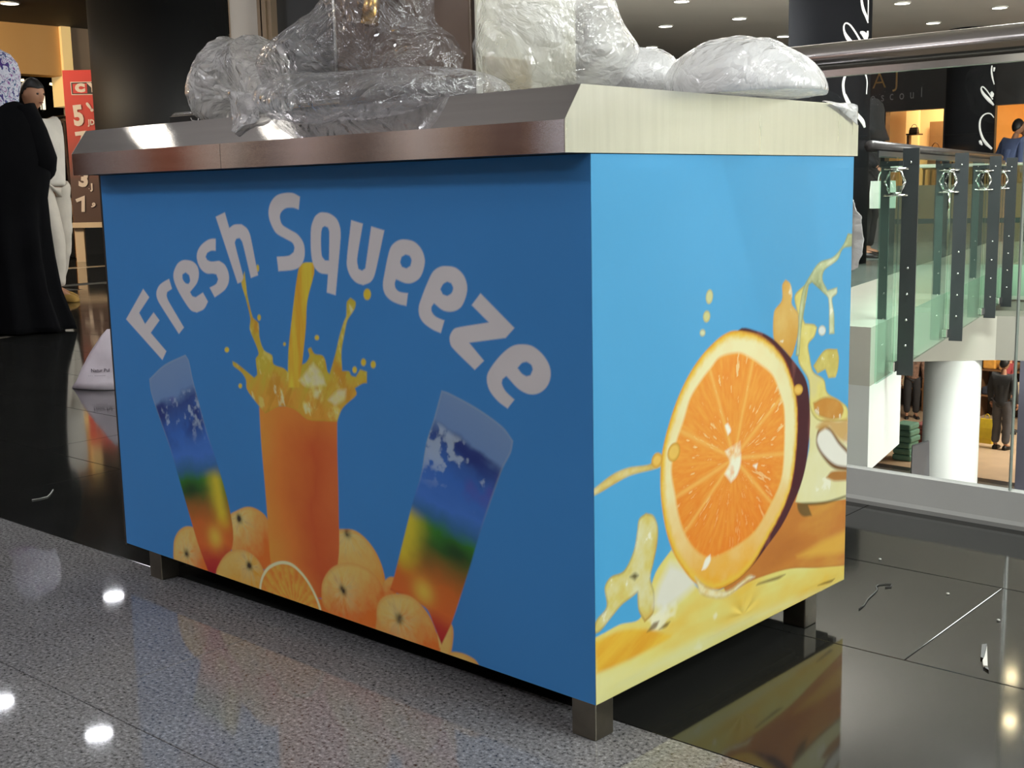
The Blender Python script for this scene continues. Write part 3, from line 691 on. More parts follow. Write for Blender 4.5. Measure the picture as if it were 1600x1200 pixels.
# pool of juice at the bottom
SC.fill(spl(s6([(5, 915), (120, 850), (200, 830), (235, 760), (270, 640), (335, 545), (400, 620), (440, 700), (520, 710), (620, 662), (720, 640), (830, 605), (1080, 590), (1100, 1300), (-60, 1300), (-40, 940)]), 60),
        juice((232, 196, 84), (228, 218, 128), (226, 224, 160), 41, 5, 16, (226, 190, 90), 0.2))
def streak(X, Y, sd):
    n = SC.noise(X + 0.9 * Y, Y - 0.45 * X, 4, 52, fy=26)
    return lerp(S(236, 196, 70), S(222, 150, 40), np.clip(0.5 + 1.1 * n, 0, 1)), np.clip(sstep(0, 0.012, sd), 0, 1)
SC.fill(spl(s6([(10, 910), (120, 858), (230, 850), (350, 880), (330, 920), (180, 1000), (20, 1070)]), 60), streak, 4)
SC.fill(spl(s6([(300, 950), (460, 870), (620, 800), (830, 720), (1060, 640), (1060, 690), (640, 880), (400, 1010), (200, 1100), (60, 1150), (120, 1060)]), 60), lambda X, Y, sd: (np.broadcast_to(S(224, 224, 170), X.shape + (3,)), sstep(0, 0.03, sd) * 0.8), 4)
# brown juice right of the slice
SC.fill(spl(s6([(560, 730), (500, 560), (640, 350), (760, 250), (840, 300), (870, 335), (960, 335), (1060, 320), (1080, 470), (1080, 606), (930, 618), (820, 622), (700, 656), (640, 682)]), 70),
        juice((188, 116, 54), (200, 128, 58), (214, 158, 72), 44, 6, 18, (150, 92, 44), 0.3, 0.0))
SC.fill(spl(s6([(830, 560), (930, 500), (1060, 440), (1080, 500), (1060, 575), (930, 590), (840, 595)]), 60), lambda X, Y, sd: (np.broadcast_to(S(228, 180, 76), X.shape + (3,)), sstep(0, 0.02, sd) * 0.8), 4)
for p in ([(680, 690), (690, 680), (780, 650), (800, 645), (770, 665)], [(235, 880), (260, 845), (285, 835), (270, 865)], [(285, 870), (310, 845), (330, 838), (315, 860)], [(930, 690), (950, 680), (1000, 662), (985, 678)]):
    SC.fill(spl(s6(p), 80), S(112, 84, 44), 1.5, 0.8)
# pale juice far right
SC.fill(spl(s6([(890, 20), (900, -120), (960, -60), (1080, -10), (1080, 335), (960, 350), (880, 358), (838, 350), (870, 230), (895, 120)]), 60), juice((226, 218, 150), (230, 226, 176), (234, 232, 196), 47, 10, None, (150, 130, 60), 0.3))
SC.fill(spl(s6([(930, 60), (960, 38), (990, 55), (1020, 100), (1060, 150), (1060, 225), (1000, 215), (960, 180), (925, 120)]), 70), S(120, 82, 44), 2)
SC.fill(spl(s6([(935, 70), (960, 48), (985, 66), (1015, 112), (1060, 165), (1060, 208), (1000, 195), (950, 150), (928, 105)]), 70), S(236, 234, 222), 2)
SC.fill(spl(s6([(965, 250), (990, 225), (1060, 222), (1060, 262), (1000, 265), (985, 260)]), 70), S(178, 122, 60), 2)
SC.fill(spl(s6([(845, 355), (880, 352), (960, 348), (1060, 318), (1060, 326), (960, 358), (890, 364), (905, 405), (870, 408), (850, 385)]), 80), S(92, 78, 40), 1.5, 0.85)
# column of splash above
SC.fill(spl(s5([(1110, 360), (1145, 335), (1130, 420), (1112, 520), (1122, 550), (1170, 555), (1187, 572), (1172, 620), (1140, 660), (1146, 720), (1165, 800), (1222, 842), (1240, 910), (1300, 950), (1345, 990), (1345, 1060), (1200, 1060), (1150, 1000), (1140, 850), (1090, 760), (1085, 690), (1095, 560), (1075, 470), (1068, 405)]), 60),
        juice((214, 196, 100), (228, 216, 130), (218, 208, 150), 48, 18, None, (120, 100, 50), 0.5))
SC.fill(spl(s5([(1020, 322), (1045, 345), (1055, 400), (1052, 450), (1085, 500), (1085, 600), (1060, 700), (1045, 735), (1010, 690), (960, 640), (960, 490), (1000, 430), (1002, 350)]), 70),
        juice((206, 152, 66), (216, 164, 76), (226, 190, 110), 49, 14, None, (186, 140, 60), 0.4))
SC.fill(spl(s5([(1165, 965), (1230, 935), (1300, 952), (1325, 1000), (1310, 1045), (1250, 1050), (1180, 1020)]), 60), juice((196, 132, 52), (204, 142, 62), (214, 160, 84), 50, 16), 2)
SC.fill(spl(s5([(1180, 1090), (1230, 1050), (1300, 1060), (1360, 1040), (1360, 1180), (1300, 1150), (1250, 1090), (1200, 1110)]), 60), S(200, 150, 74), 3, 0.8)
STR = juice((150, 160, 116), (196, 204, 158), (222, 226, 196), 51, 26, None, (112, 122, 84), 0.6)
SC.fill(spl(s5([(1345, 82), (1375, 85), (1375, 150), (1322, 162), (1292, 222), (1228, 272), (1216, 322), (1242, 378), (1292, 362), (1290, 396), (1266, 422), (1276, 500), (1278, 605), (1250, 608), (1246, 424), (1215, 388), (1160, 338), (1135, 362), (1112, 510), (1100, 600), (1092, 720), (1072, 720), (1084, 600), (1092, 480), (1112, 372), (1150, 300), (1200, 232), (1270, 205), (1322, 140)]), 55), STR)
SC.fill(spl(s5([(1165, 772), (1226, 690), (1292, 684), (1301, 730), (1296, 790), (1284, 832), (1246, 836), (1230, 790), (1188, 812)]), 60), juice((196, 176, 84), (214, 200, 112), (226, 218, 150), 53))
for x, y, a, b, c_ in [(625, 412, 19, 38, (206, 206, 150)), (610, 515, 19, 31, (206, 204, 140)), (588, 600, 15, 19, (214, 220, 180)), (1213, 588, 20, 27, (224, 230, 226))]:
    SC.fill(s5(ellpts(x, y, a, b, 0.1)), lambda X, Y, sd, c_=c_: lerp(S(*c_), S(166, 150, 84), np.clip(1 - sd / 0.004, 0, 1) * 0.6))
# strands on the left
SC.fill(spl(s6([(-10, 330), (15, 300), (90, 240), (160, 210), (250, 195), (268, 155), (300, 158), (305, 200), (270, 216), (170, 242), (100, 278), (20, 325)]), 60), juice((206, 168, 76), (222, 200, 120), (230, 224, 180), 54, 30))
SC.fill(spl(s6([(232, 395), (262, 405), (280, 450), (278, 520), (262, 600), (250, 660), (265, 720), (262, 800), (225, 840), (200, 790), (195, 720), (170, 740), (130, 770), (80, 830), (40, 880), (10, 890), (30, 830), (68, 775), (60, 700), (85, 655), (140, 630), (180, 550), (195, 470), (203, 420)]), 55), juice((214, 160, 62), (218, 204, 118), (226, 226, 190), 55, 20, None, (120, 96, 44), 0.5))
SC.fill(spl(s6([(330, 600), (385, 620), (440, 670), (420, 700), (350, 760), (300, 795), (262, 770), (285, 690)]), 60), S(228, 228, 218), 6, 0.9)
SC.fill(spl(s6([(165, 655), (185, 640), (200, 650), (185, 668)]), 80), S(86, 76, 40), 2, 0.9)
# the slice: rind, skin, pith, flesh
RIM = s7([(420, 45), (500, 60), (560, 100), (610, 160), (640, 230), (665, 330), (670, 450), (660, 600), (640, 720), (600, 830), (540, 940), (480, 1040), (420, 1100), (340, 1145), (290, 1150), (230, 1120), (180, 1060), (140, 990), (110, 900), (90, 780), (85, 680), (90, 580), (110, 480), (150, 350), (200, 240), (260, 150), (330, 80), (380, 50)])
RIND = s7([(420, 42), (500, 48), (560, 78), (610, 128), (670, 200), (705, 260), (718, 340), (721, 450), (706, 600), (682, 700), (645, 790), (600, 880), (540, 965), (470, 1055), (400, 1115), (330, 1150), (280, 900), (300, 300)])
SC.fill(spl(RIND, 70), lambda X, Y, sd: lerp(S(74, 30, 40), S(146, 88, 84), sstep(0.15, 0.5, SC.noise(X, Y, 30, 61, fy=8)) * 0.6))
FL = s7([(420, 138), (470, 160), (500, 180), (560, 230), (590, 300), (612, 380), (612, 560), (600, 680), (560, 780), (490, 900), (400, 970), (300, 1015), (240, 990), (190, 920), (160, 830), (145, 740), (130, 640), (150, 520), (180, 430), (210, 330), (260, 250), (300, 200), (340, 155)])
def pith(X, Y, sd):
    n = SC.noise(X, Y, 30, 62); f = SC.noise(X, Y, 110, 63)
    low = sstep(0.30, 0.16, Y) if False else np.clip((0.36 - Y) / 0.2, 0, 1)
    c = lerp(S(240, 232, 180), S(238, 176, 62), np.clip(low + 0.2 * n, 0, 1))
    e = 1 - sstep(0.004, 0.018, sd + 0.003 * f)
    c = lerp(c, S(236, 196, 74), e)
    e2 = (1 - sstep(0.0, 0.007, sd + 0.002 * f))
    rgt = sstep(0.33, 0.52, X)
    return lerp(c, lerp(S(226, 160, 50), S(150, 66, 36), rgt), e2)
SC.fill(spl(RIM, 70), pith)
fc = SC.uv(s7([(398, 590)]))[0]; fr = np.ptp(SC.uv(FL), 0) / 2
SEG = [math.atan2(SC.uv(s7([q]))[0][1] - fc[1], SC.uv(s7([q]))[0][0] - fc[0]) for q in [(480, 175), (300, 230), (165, 470), (150, 755), (190, 900), (560, 780), (612, 570), (590, 340)]]
def flesh(X, Y, sd):
    dx, dy = X - fc[0], Y - fc[1]; a = np.arctan2(dy, dx); r = np.hypot(dx / fr[0], dy / fr[1])
    n = SC.noise(X, Y, 20, 64)
    fib = fbm(np.stack([(a * 26).ravel(), (r * 7).ravel()], 1), 3, 65).reshape(X.shape)
    low = np.clip((0.40 - Y) / 0.22, 0, 1)
    c = lerp(S(242, 166, 70), S(236, 134, 44), np.clip(0.4 + 0.5 * fib + 0.5 * low * 1.0 + 0.3 * n, 0, 1))
    sp = sstep(0.40, 0.58, fib + 0.3 * n) * (1 - 0.75 * low) * sstep(0.15, 0.3, r)
    c = lerp(c, S(250, 222, 160), sp * 0.75)
    for s_ in SEG:
        da = np.abs((a - s_ + math.pi) % (2 * math.pi) - math.pi) * r * 0.14
        c = lerp(c, S(250, 196, 104), np.exp(-(da / 0.0035) ** 2) * 0.6)
    return lerp(c, S(244, 190, 90), (1 - sstep(0, 0.006, sd)) * 0.5)
SC.fill(spl(FL, 70), flesh, 2)
SC.fill(spl(s7([(398, 535), (425, 518), (428, 600), (412, 660), (385, 690), (358, 655), (380, 605), (360, 560)]), 60), lambda X, Y, sd: (np.broadcast_to(S(250, 244, 216), X.shape + (3,)), np.clip(0.75 + 0.9 * SC.noise(X, Y, 60, 66), 0, 1)), 2)
for p in ([(260, 1065), (275, 1020), (295, 1000), (296, 1025), (278, 1058)], [(360, 450), (372, 440), (385, 470), (372, 490)], [(480, 620), (500, 612), (495, 635)]):
    SC.fill(spl(s7(p), 80), S(250, 244, 226), 1.5)
for x, y, a, b in [(141, 563, 25, 42), (70, 598, 22, 34), (670, 297, 20, 24)]:
    SC.fill(s7(ellpts(x, y, a, b, 0.25)), lambda X, Y, sd: lerp(S(238, 196, 96), S(206, 150, 50), np.clip(1 - sd / 0.006, 0, 1)))
SC.fill(spl(s6([(430, 655), (470, 690), (520, 708), (560, 712), (620, 672), (650, 648), (675, 655), (620, 690), (560, 735), (500, 740), (450, 720)]), 60), juice((226, 190, 110), (238, 226, 176), (244, 240, 220), 58, 40), 2)

def panel(name, cv, parent, m, disp=None, thick=0.012, base=0.0):
    """flat panel: gridded printed face, plain back and edges"""
    nv, nu = cv.U.shape
    co = np.zeros((nv * nu, 3)); off = disp(cv.U, cv.V) if disp else np.zeros(cv.U.shape)
    off = off + base
    co[:, 2] = cv.V.ravel()
    if cv.axis == 1: co[:, 0] = cv.U.ravel(); co[:, 1] = -off.ravel()
    else: co[:, 1] = cv.U.ravel(); co[:, 0] = off.ravel()
    idx = np.arange(nv * nu).reshape(nv, nu)
    q = np.stack([idx[:-1, :-1], idx[:-1, 1:], idx[1:, 1:], idx[1:, :-1]], -1).reshape(-1, 4)
    if True:
        base = len(co); cs = [idx[0, 0], idx[0, -1], idx[-1, -1], idx[-1, 0]]
        back = co[cs].copy(); back[:, cv.axis] = thick if cv.axis == 1 else -thick
        co = np.vstack([co, back])
    b0 = base
    extra = [(b0 + 3, b0 + 2, b0 + 1, b0)]
    rim = [list(idx[0, :]), list(idx[:, -1]), list(idx[-1, ::-1]), list(idx[::-1, 0])]
    extra += [tuple([b0 + k, b0 + (k + 1) % 4] + r[::-1]) for k, r in enumerate(rim)]
    me = bpy.data.meshes.new(name)
    sizes = [4] * len(q) + [len(e) for e in extra]
    loops = np.concatenate([q.ravel()] + [np.array(e) for e in extra])
    me.vertices.add(len(co)); me.vertices.foreach_set('co', co.ravel())
    me.loops.add(len(loops)); me.loops.foreach_set('vertex_index', loops.astype(np.int32))
    me.polygons.add(len(sizes)); me.polygons.foreach_set('loop_start', np.concatenate([[0], np.cumsum(sizes)[:-1]]).astype(np.int32))
    me.update(calc_edges=True)
    at_ = me.attributes.new('print', 'FLOAT_COLOR', 'POINT')
    c = np.ones((len(co), 4), np.float32); c[:nv * nu, :3] = np.clip(cv.img.reshape(-1, 3), 0, 1); c[nv * nu:, :3] = (0.09, 0.07, 0.06)
    at_.data.foreach_set('color', c.ravel())
    sm = np.zeros(len(sizes), bool); sm[:len(q)] = disp is not None
    me.polygons.foreach_set('use_smooth', sm)
    me.validate()
    me.materials.append(m)
    o = bpy.data.objects.new(name, me); COL.objects.link(o); o.parent = parent
    return o

steel = mat('brushed_steel', (0.62, 0.60, 0.59), 0.045, 1.0, 0.06, 5, 0.012, 120, stretch=(1, 14, 14), rvar=0.02)
steel_end = mat('brushed_steel_end', (0.70, 0.70, 0.66), 0.30, 1.0, 0.06, 5, 0.03, 120, stretch=(14, 14, 1), rvar=0.06)
leg_steel = mat('leg_steel', rgb(126, 120, 108), 0.38, 1.0, 0.25, 14, 0.05, 60)
frame_dark = mat('frame_dark', rgb(58, 50, 44), 0.5, 0.3, 0.2, 10)
film = print_mat('printed_film')

counter = thing('juice_counter', 'blue printed juice counter with steel rim reading Fresh Squeeze', 'counter', (0, 0, 0))
fp = panel('front_panel', FC, counter, film); fp['label'] = 'long blue front panel printed with lettering, glasses and oranges'
def dent(Y, Z):
    # the loose film puckers near the bottom edge
    q = on(1160, 960, 0, 0); dy, dz = Y - q[1], Z - q[2]; r = np.hypot(dy, dz); a = np.arctan2(dz, dy)
    pk = np.exp(-(r / 0.05) ** 2) * (0.0011 * np.cos(a * 7 + 1.3 * np.sin(a * 2)) * np.clip(r / 0.02, 0, 1)) * sstep(-0.004, 0.012, dz)
    fold = 0.0022 * np.exp(-((dz + 0.42 * -dy * 0.9 + 0.02) / 0.012) ** 2) * np.exp(-((dy + 0.12) / 0.1) ** 2)
    wav = 0.0007 * np.sin(Y * 21 + Z * 6)
    edge = np.minimum.reduce([Y, D - Y, Z - LEG, ZT - Z]); k = np.clip(edge / 0.02, 0, 1)
    return (pk + fold + wav + 0.0007) * k
sp_ = panel('side_panel', SC, counter, film, dent, -0.0002, 0.0006); sp_['label'] = 'blue side panel printed with an orange slice splashing'
mb = MB().box((-W, D - 0.012, LEG), (-0.0125, D, ZT)); obj('back_panel', mb, mat('panel_back', rgb(120, 108, 98), 0.5), counter)
mb = MB().box((-W - 0.006, 0.0, LEG - 0.004), (-W - 0.0005, D, ZT)); obj('end_panel', mb, frame_dark, counter)
mb = MB().box((-W + 0.02, 0.02, LEG - 0.012), (-0.02, D - 0.02, LEG + 0.004)); obj('underframe', mb, mat('underframe_black', (0.012, 0.011, 0.010), 0.7), counter)
for x0, y0 in ((-0.048, 0.003), (-1.212, 0.003), (-0.048, D - 0.137), (-1.212, D - 0.137)):
    mb = MB().box((x0, y0, 0.0), (x0 + 0.045, y0 + 0.042, LEG - 0.001))
    obj('leg', mb, leg_steel, counter, bevel=0.002)
# steel rim: fascia, sloped front strip, end caps, worktop
XL = -1.302; XR = 0.003; yf = -0.055; zb, zm, zt = 0.839, 0.8815, 0.9278
mb = MB()
XS = on(344, 240, 1, yf)[0]
for nm, a, b in (('fascia', XL, XS - 0.0006), ('fascia', XS + 0.0006, XR - 0.0012)):
    obj(nm, MB().box((a, yf, zb), (b, yf + 0.0015, zm)), steel, counter)
obj('rim_slope', MB().prism([(0, yf, zm), (0, -0.021, zt), (0, -0.0205, zt - 0.0015), (0, yf + 0.0015, zm)], (XL, 0, 0), (XR - 0.0012, 0, 0)), steel, counter)
prof = [(yf, zb), (0.7475, zb), (0.7475, 0.893), (0.657, zt - 0.001), (-0.021, zt), (yf, zm)]
obj('end_cap', MB().prism([(0, y, z) for y, z in prof], (XR - 0.001, 0, 0), (XR, 0, 0)), steel_end, counter)
obj('end_cap', MB().prism([(0, y, z) for y, z in prof], (XL - 0.001, 0, 0), (XL, 0, 0)), steel_end, counter)
obj('worktop', MB().box((XL, -0.021, zt - 0.002), (XR - 0.001, 0.657, zt - 0.0005)), steel, counter)
obj('rim_back', MB().prism([(0, 0.657, zt - 0.002), (0, 0.746, 0.893), (0, 0.746, zb), (0, 0.744, zb), (0, 0.744, 0.892), (0, 0.657, zt - 0.004)], (XL, 0, 0), (XR - 0.0012, 0, 0)), steel, counter)
obj('rim_soffit', MB().box((XL, yf + 0.002, zb), (XR - 0.002, 0.743, zb + 0.002)), frame_dark, counter)
# ------------------------------------------------------------------ wrapped machine and polythene on the worktop
def box_thing(): pass
mx0, mx1, my0, my1, mz0 = -0.770, -0.401, 0.20, 0.454, zt
mach = thing('juice_machine', 'boxy juice machine standing on the steel worktop inside clear wrap', 'machine', ((mx0 + mx1) / 2, (my0 + my1) / 2, zt))
cream = mat('machine_side_lit', rgb(226, 224, 206), 0.35, 0, 0.03, 6)
taupe = mat('machine_front_shaded', rgb(120, 104, 92), 0.25, 0.2, 0.2, 5)  # front coloured as if shaded, cream side cover as if lit
obj('body', MB().box((mx0, my0 + 0.004, mz0 + 0.012), (mx1 - 0.004, my1, mz0 + 0.46)), mat('machine_body', rgb(96, 86, 80), 0.4, 0.1, 0.15, 6), mach, bevel=0.004)
obj('front_door', MB().box((mx0 + 0.01, my0 - 0.004, mz0 + 0.05), (mx1 - 0.012, my0 + 0.004, mz0 + 0.44)), taupe, mach, bevel=0.003)
obj('side_cover', MB().box((mx1 - 0.004, my0, mz0 + 0.012), (mx1, my1, mz0 + 0.46)), cream, mach)
obj('side_hatch', MB().box((mx1, my0 + 0.012, mz0 + 0.018), (mx1 + 0.004, my0 + 0.13, mz0 + 0.085)), mat('hatch_beige', rgb(190, 178, 150), 0.4, 0, 0.05, 6), mach, bevel=0.001)
obj('amber_glint', MB().tube([(mx0 + 0.17, my0, mz0 + 0.20), (mx0 + 0.17, my0 - 0.05, mz0 + 0.20), (mx0 + 0.17, my0 - 0.06, mz0 + 0.15)], 0.016, 12), mat('glint_brass', (0.75, 0.45, 0.12), 0.25, 1.0, 0.1, 8), mach, smooth=True)  # bent metal tube added to stand in for an amber glint
for ax_, ay_ in ((mx0 + 0.03, my0 + 0.03), (mx1 - 0.03, my0 + 0.03), (mx0 + 0.03, my1 - 0.03), (mx1 - 0.03, my1 - 0.03)):
    obj('foot', MB().lathe([(0.014, 0), (0.018, 0.012)], (ax_, ay_, mz0 - 0.0004), 12), frame_dark, mach)

RGT = np.array([0.733, 0.680, 0.0]); RGT /= np.linalg.norm(RGT); FWD = np.array([-RGT[1], RGT[0], 0.0])
def ico(sub):
    bm = bmesh.new(); bmesh.ops.create_icosphere(bm, subdivisions=sub, radius=1.0)
    v = np.array([q.co[:] for q in bm.verts]); f = np.array([[w.index for w in t.verts] for t in bm.faces]); bm.free()
    return v, f
_ICO = {}
def blob(name, ells, label, cat, m, sub=6, amp=0.010, freq=11, seed=0, floor=None, stretch=(1, 1, 1), parent=None, group=None, k=0.02, streak=None, fine=1.0):
    """crumpled sheet closed round a union of lobes (px, py, plane y, rx px, rz px, depth m)"""
    cs = []; rs = []
    for px, py, yp, rx, rz, ry in ells:
        c = on(px, py, 1, yp); dep = np.dot(c - CAM, _R @ np.array([0, 0, -1.0])); cs.append(c); rs.append((rx * dep / FPX, ry, rz * dep / FPX))
    cs = np.array(cs); rs = np.array(rs); cen = cs.mean(0)
    if sub not in _ICO: _ICO[sub] = ico(sub)
    dv, f = _ICO[sub]
    loc = dv
    dirs = loc[:, :1] * RGT + loc[:, 1:2] * FWD + loc[:, 2:3] * np.array([0, 0, 1.0])
    def sdf(P):
        d = []
        for c, r in zip(cs, rs):
            q = P - c; l = np.stack([q @ RGT, q @ FWD, q[:, 2]], 1) / r
            n = np.linalg.norm(l, axis=1); d.append((n - 1) * min(r))
        d = np.array(d); mn = d.min(0)
        return mn - k * np.log(np.exp(-(d - mn) / k).sum(0))
    lo = np.zeros(len(dirs)); hi = np.full(len(dirs), 0.8)
    # outermost crossing along each direction
    ts = np.linspace(0.8, 0.0, 60); found = np.zeros(len(dirs))
    done = np.zeros(len(dirs), bool)
    for t in ts:
        s = sdf(cen + dirs * t) < 0
        new = s & ~done; found[new] = t; done |= s
    lo = found; hi = found + 0.8 / 59
    for _ in range(9):
        mid = (lo + hi) / 2; s = sdf(cen + dirs * mid[:, None]) < 0
        lo = np.where(s, mid, lo); hi = np.where(s, hi, mid)
    P = cen + dirs * lo[:, None]
    Q = (P - cen) * np.array(stretch)
    if streak:      # tension folds run along this direction (right, up)
        al = RGT * streak[0] + np.array([0, 0, streak[1]]); al /= np.linalg.norm(al); w_ = Q @ al
        Q = Q + 0.5 * fbm(Q * 5, 2, seed + 70)[:, None] * al * 0.08 - al * (w_ * 0.78)[:, None]
    cr = ridge(Q * freq, 4, seed) * amp + fbm(Q * freq * 0.5, 3, seed + 9) * amp * 1.6
    vv = vnoise(Q * freq * 3.2, seed + 5); cr += fine * (np.abs(vv) * amp * 0.45 + ridge(Q * freq * 4.1, 2, seed + 40) * amp * 0.22)
    P = P + dirs * cr[:, None]
    if floor is not None:
        if floor == 'rim':      # rests on worktop and sloped rim, free in front of it
            fz = np.where(P[:, 1] > -0.021, zt + 0.001, np.where(P[:, 1] > yf, zt + 0.002 + (P[:, 1] + 0.021) * 1.36, 0.893))
        else:
            fz = np.full(len(P), floor)
        P[:, 2] = np.where(P[:, 2] < fz, fz + 0.0015 * np.abs(vv), P[:, 2])
    me = bpy.data.meshes.new(name); me.from_pydata(P.tolist(), [], f.tolist()); me.materials.append(m)
    me.polygons.foreach_set('use_smooth', [True] * len(me.polygons)); me.update()
    o = bpy.data.objects.new(name, me); COL.objects.link(o)
    if parent is not None: o.parent = parent
    else: tag(o, label, cat, group)
    return o
clear_film = film_mat('clear_film', 0.22, (0.85, 0.85, 0.88), 26, 0.9, 0.3)
milky_film = film_mat('milky_film', 0.55, (0.90, 0.89, 0.88), 24, 0.8, 0.3)
bright_film = film_mat('bright_film', 0.85, (0.97, 0.97, 0.97), 28, 0.34, 0.15)
drape_film = film_mat('drape_film', 0.69, (0.97, 0.97, 0.96), 24, 0.5, 0.25)
WT = zt + 0.0005
blob('plastic_bundle', [(352, 128, 0.30, 38, 55, 0.09), (398, 112, 0.30, 46, 48, 0.10), (338, 158, 0.28, 26, 30, 0.06), (420, 150, 0.26, 30, 35, 0.08)],
     'milky rounded bundle of polythene at the far left of the worktop', 'plastic wrap', milky_film, 6, 0.010, 13, 3, WT)
blob('plastic_roll', [(470, 152, 0.01, 62, 34, 0.065), (540, 156, 0.0, 95, 36, 0.07), (640, 150, 0.01, 95, 33, 0.07), (720, 148, 0.06, 50, 20, 0.05)],
     'long clear crinkled roll of wrap along the front rim', 'plastic wrap', clear_film, 6, 0.006, 15, 5, 'rim', (1, 1, 1), streak=(1, 0.08))
blob('plastic_heap', [(560, 85, 0.27, 120, 62, 0.12), (640, 30, 0.30, 112, 110, 0.19), (480, 110, 0.25, 60, 45, 0.08), (680, 110, 0.25, 90, 60, 0.12), (590, -40, 0.33, 75, 90, 0.14)],
     'tall heap of clear stretch wrap bunched before the machine', 'plastic wrap', clear_film, 6, 0.014, 10, 8, WT, (1, 1, 1))
blob('plastic_drape', [(815, 30, 0.34, 85, 120, 0.17), (868, 48, 0.38, 88, 92, 0.16), (925, 98, 0.40, 66, 50, 0.12), (790, 105, 0.30, 55, 45, 0.10)],
     'bright white sheet of wrap draped off the right of the machine', 'plastic wrap', drape_film, 6, 0.012, 9, 11, WT, (1, 1, 1), streak=(0.75, -0.66), fine=0.8)
blob('plastic_lump', [(990, 118, 0.46, 42, 30, 0.06), (1020, 128, 0.46, 30, 22, 0.05), (965, 128, 0.45, 35, 22, 0.05)],
     'small white lump of wrap between the draped sheet and the white bag', 'plastic wrap', bright_film, 5, 0.006, 22, 14, WT)
blob('plastic_bag', [(1168, 118, 0.40, 62, 44, 0.09), (1214, 148, 0.40, 62, 40, 0.09), (1105, 138, 0.40, 52, 32, 0.07), (1135, 122, 0.40, 50, 38, 0.08), (1175, 150, 0.40, 70, 40, 0.08)],
     'white translucent plastic bag on the right end of the worktop', 'plastic bag', bright_film, 6, 0.011, 7, 17, WT, (1, 1, 1), streak=(0.55, 0.83), fine=0.75)
# loose tail of film lying over the sloped rim
def sheet(name, pts, label, cat, m, amp=0.004, nu=24, nv=24, seed=0, freq=40):
    """crumpled loose sheet through a grid of control points (rows of 3D points)"""
    G = np.array(pts, float); r, c = G.shape[:2]
    def bez(A, n):   # resample along the first axis
        k = np.linspace(0, len(A) - 1, n); i = np.clip(k.astype(int), 0, len(A) - 2); t = (k - i)[:, None, None]; t = t * t * (3 - 2 * t) * 0.5 + t * 0.5
        return A[i] * (1 - t) + A[i + 1] * t
    H_ = bez(bez(G, nv).swapaxes(0, 1), nu).swapaxes(0, 1)
    P = H_.reshape(-1, 3)
    n = np.stack([fbm(P * freq, 3, seed), fbm(P * freq, 3, seed + 3), fbm(P * freq, 3, seed + 7)], 1)
    P = P + n * amp
    idx = np.arange(nv * nu).reshape(nv, nu)
    f = np.stack([idx[:-1, :-1], idx[:-1, 1:], idx[1:, 1:], idx[1:, :-1]], -1).reshape(-1, 4)
    me = bpy.data.meshes.new(name); me.from_pydata(P.tolist(), [], f.tolist()); me.materials.append(m)
    me.polygons.foreach_set('use_smooth', [True] * len(me.polygons)); me.update()
    o = bpy.data.objects.new(name, me); COL.objects.link(o)
    sm = o.modifiers.new('film', 'SOLIDIFY'); sm.thickness = 0.0006
    return tag(o, label, cat)
def slope_pt(px, py, lift=0.004):
    # on the sloped rim strip
    n = np.array([0, -0.0463, 0.034]); n /= np.linalg.norm(n); p0 = np.array([0, -0.055, 0.8815]); d = ray(px, py)
    return CAM + d * (np.dot(p0 - CAM, n) / np.dot(d, n)) + n * lift
sheet('plastic_tail', [[slope_pt(375, 160, 0.03), slope_pt(395, 160, 0.03), slope_pt(420, 165, 0.03)], [slope_pt(368, 185, 0.008), slope_pt(385, 185, 0.014), slope_pt(410, 190, 0.006)], [slope_pt(365, 207, 0.003), slope_pt(372, 211, 0.005), slope_pt(382, 200, 0.003)]],
      'thin loose tail of wrap hanging onto the sloped front rim', 'plastic wrap', milky_film, 0.004, seed=2)
y_ = 0.70
sheet('plastic_corner', [[on(1285, 158, 0, -0.05), on(1312, 162, 0, -0.02), on(1339, 164, 0, 0.012)], [on(1300, 162, 0, 0.008), on(1318, 168, 0, 0.012), on(1340, 176, 0, 0.010)], [on(1318, 176, 0, 0.008), on(1330, 186, 0, 0.008), on(1339, 196, 0, 0.007)]],
      'crumpled white scrap of wrap over the back right rim corner', 'plastic wrap', bright_film, 0.004, 18, 18, seed=4)
hy = 0.775
def hp(px, py, dx=0.0): return on(px, py, 1, hy) + np.array([dx, 0, 0])
sheet('plastic_strip', [[hp(1322, 310), hp(1326, 312, 0.01), hp(1331, 316)], [hp(1322, 340), hp(1336, 342, 0.012), hp(1344, 345)], [hp(1322, 370), hp(1338, 372, -0.01), hp(1350, 374)], [hp(1322, 400), hp(1336, 400, 0.012), hp(1349, 396)], [hp(1322, 428), hp(1332, 424, -0.006), hp(1341, 419)]],
      'twisted strip of wrap hanging behind the side panel edge', 'plastic wrap', bright_film, 0.006, 16, 30, seed=6, freq=55)
# ------------------------------------------------------------------ left: columns, shop, banner
black_gloss = mat('black_gloss', (0.008, 0.008, 0.009), 0.6, 0, 0.2, 2)
lc = at(252, 100, 14.2)
lcol = thing('dark_column', 'thick round black column left behind the counter', 'column', (lc[0], lc[1], 0))
lcol['kind'] = 'structure'
rr = 0.785
obj('shaft', MB().lathe([(rr, 0), (rr, CEIL)], (lc[0], lc[1], 0), 48), black_gloss, lcol)
for p_ in lcol.children[0].data.polygons: p_.use_smooth = len(p_.vertices) == 4
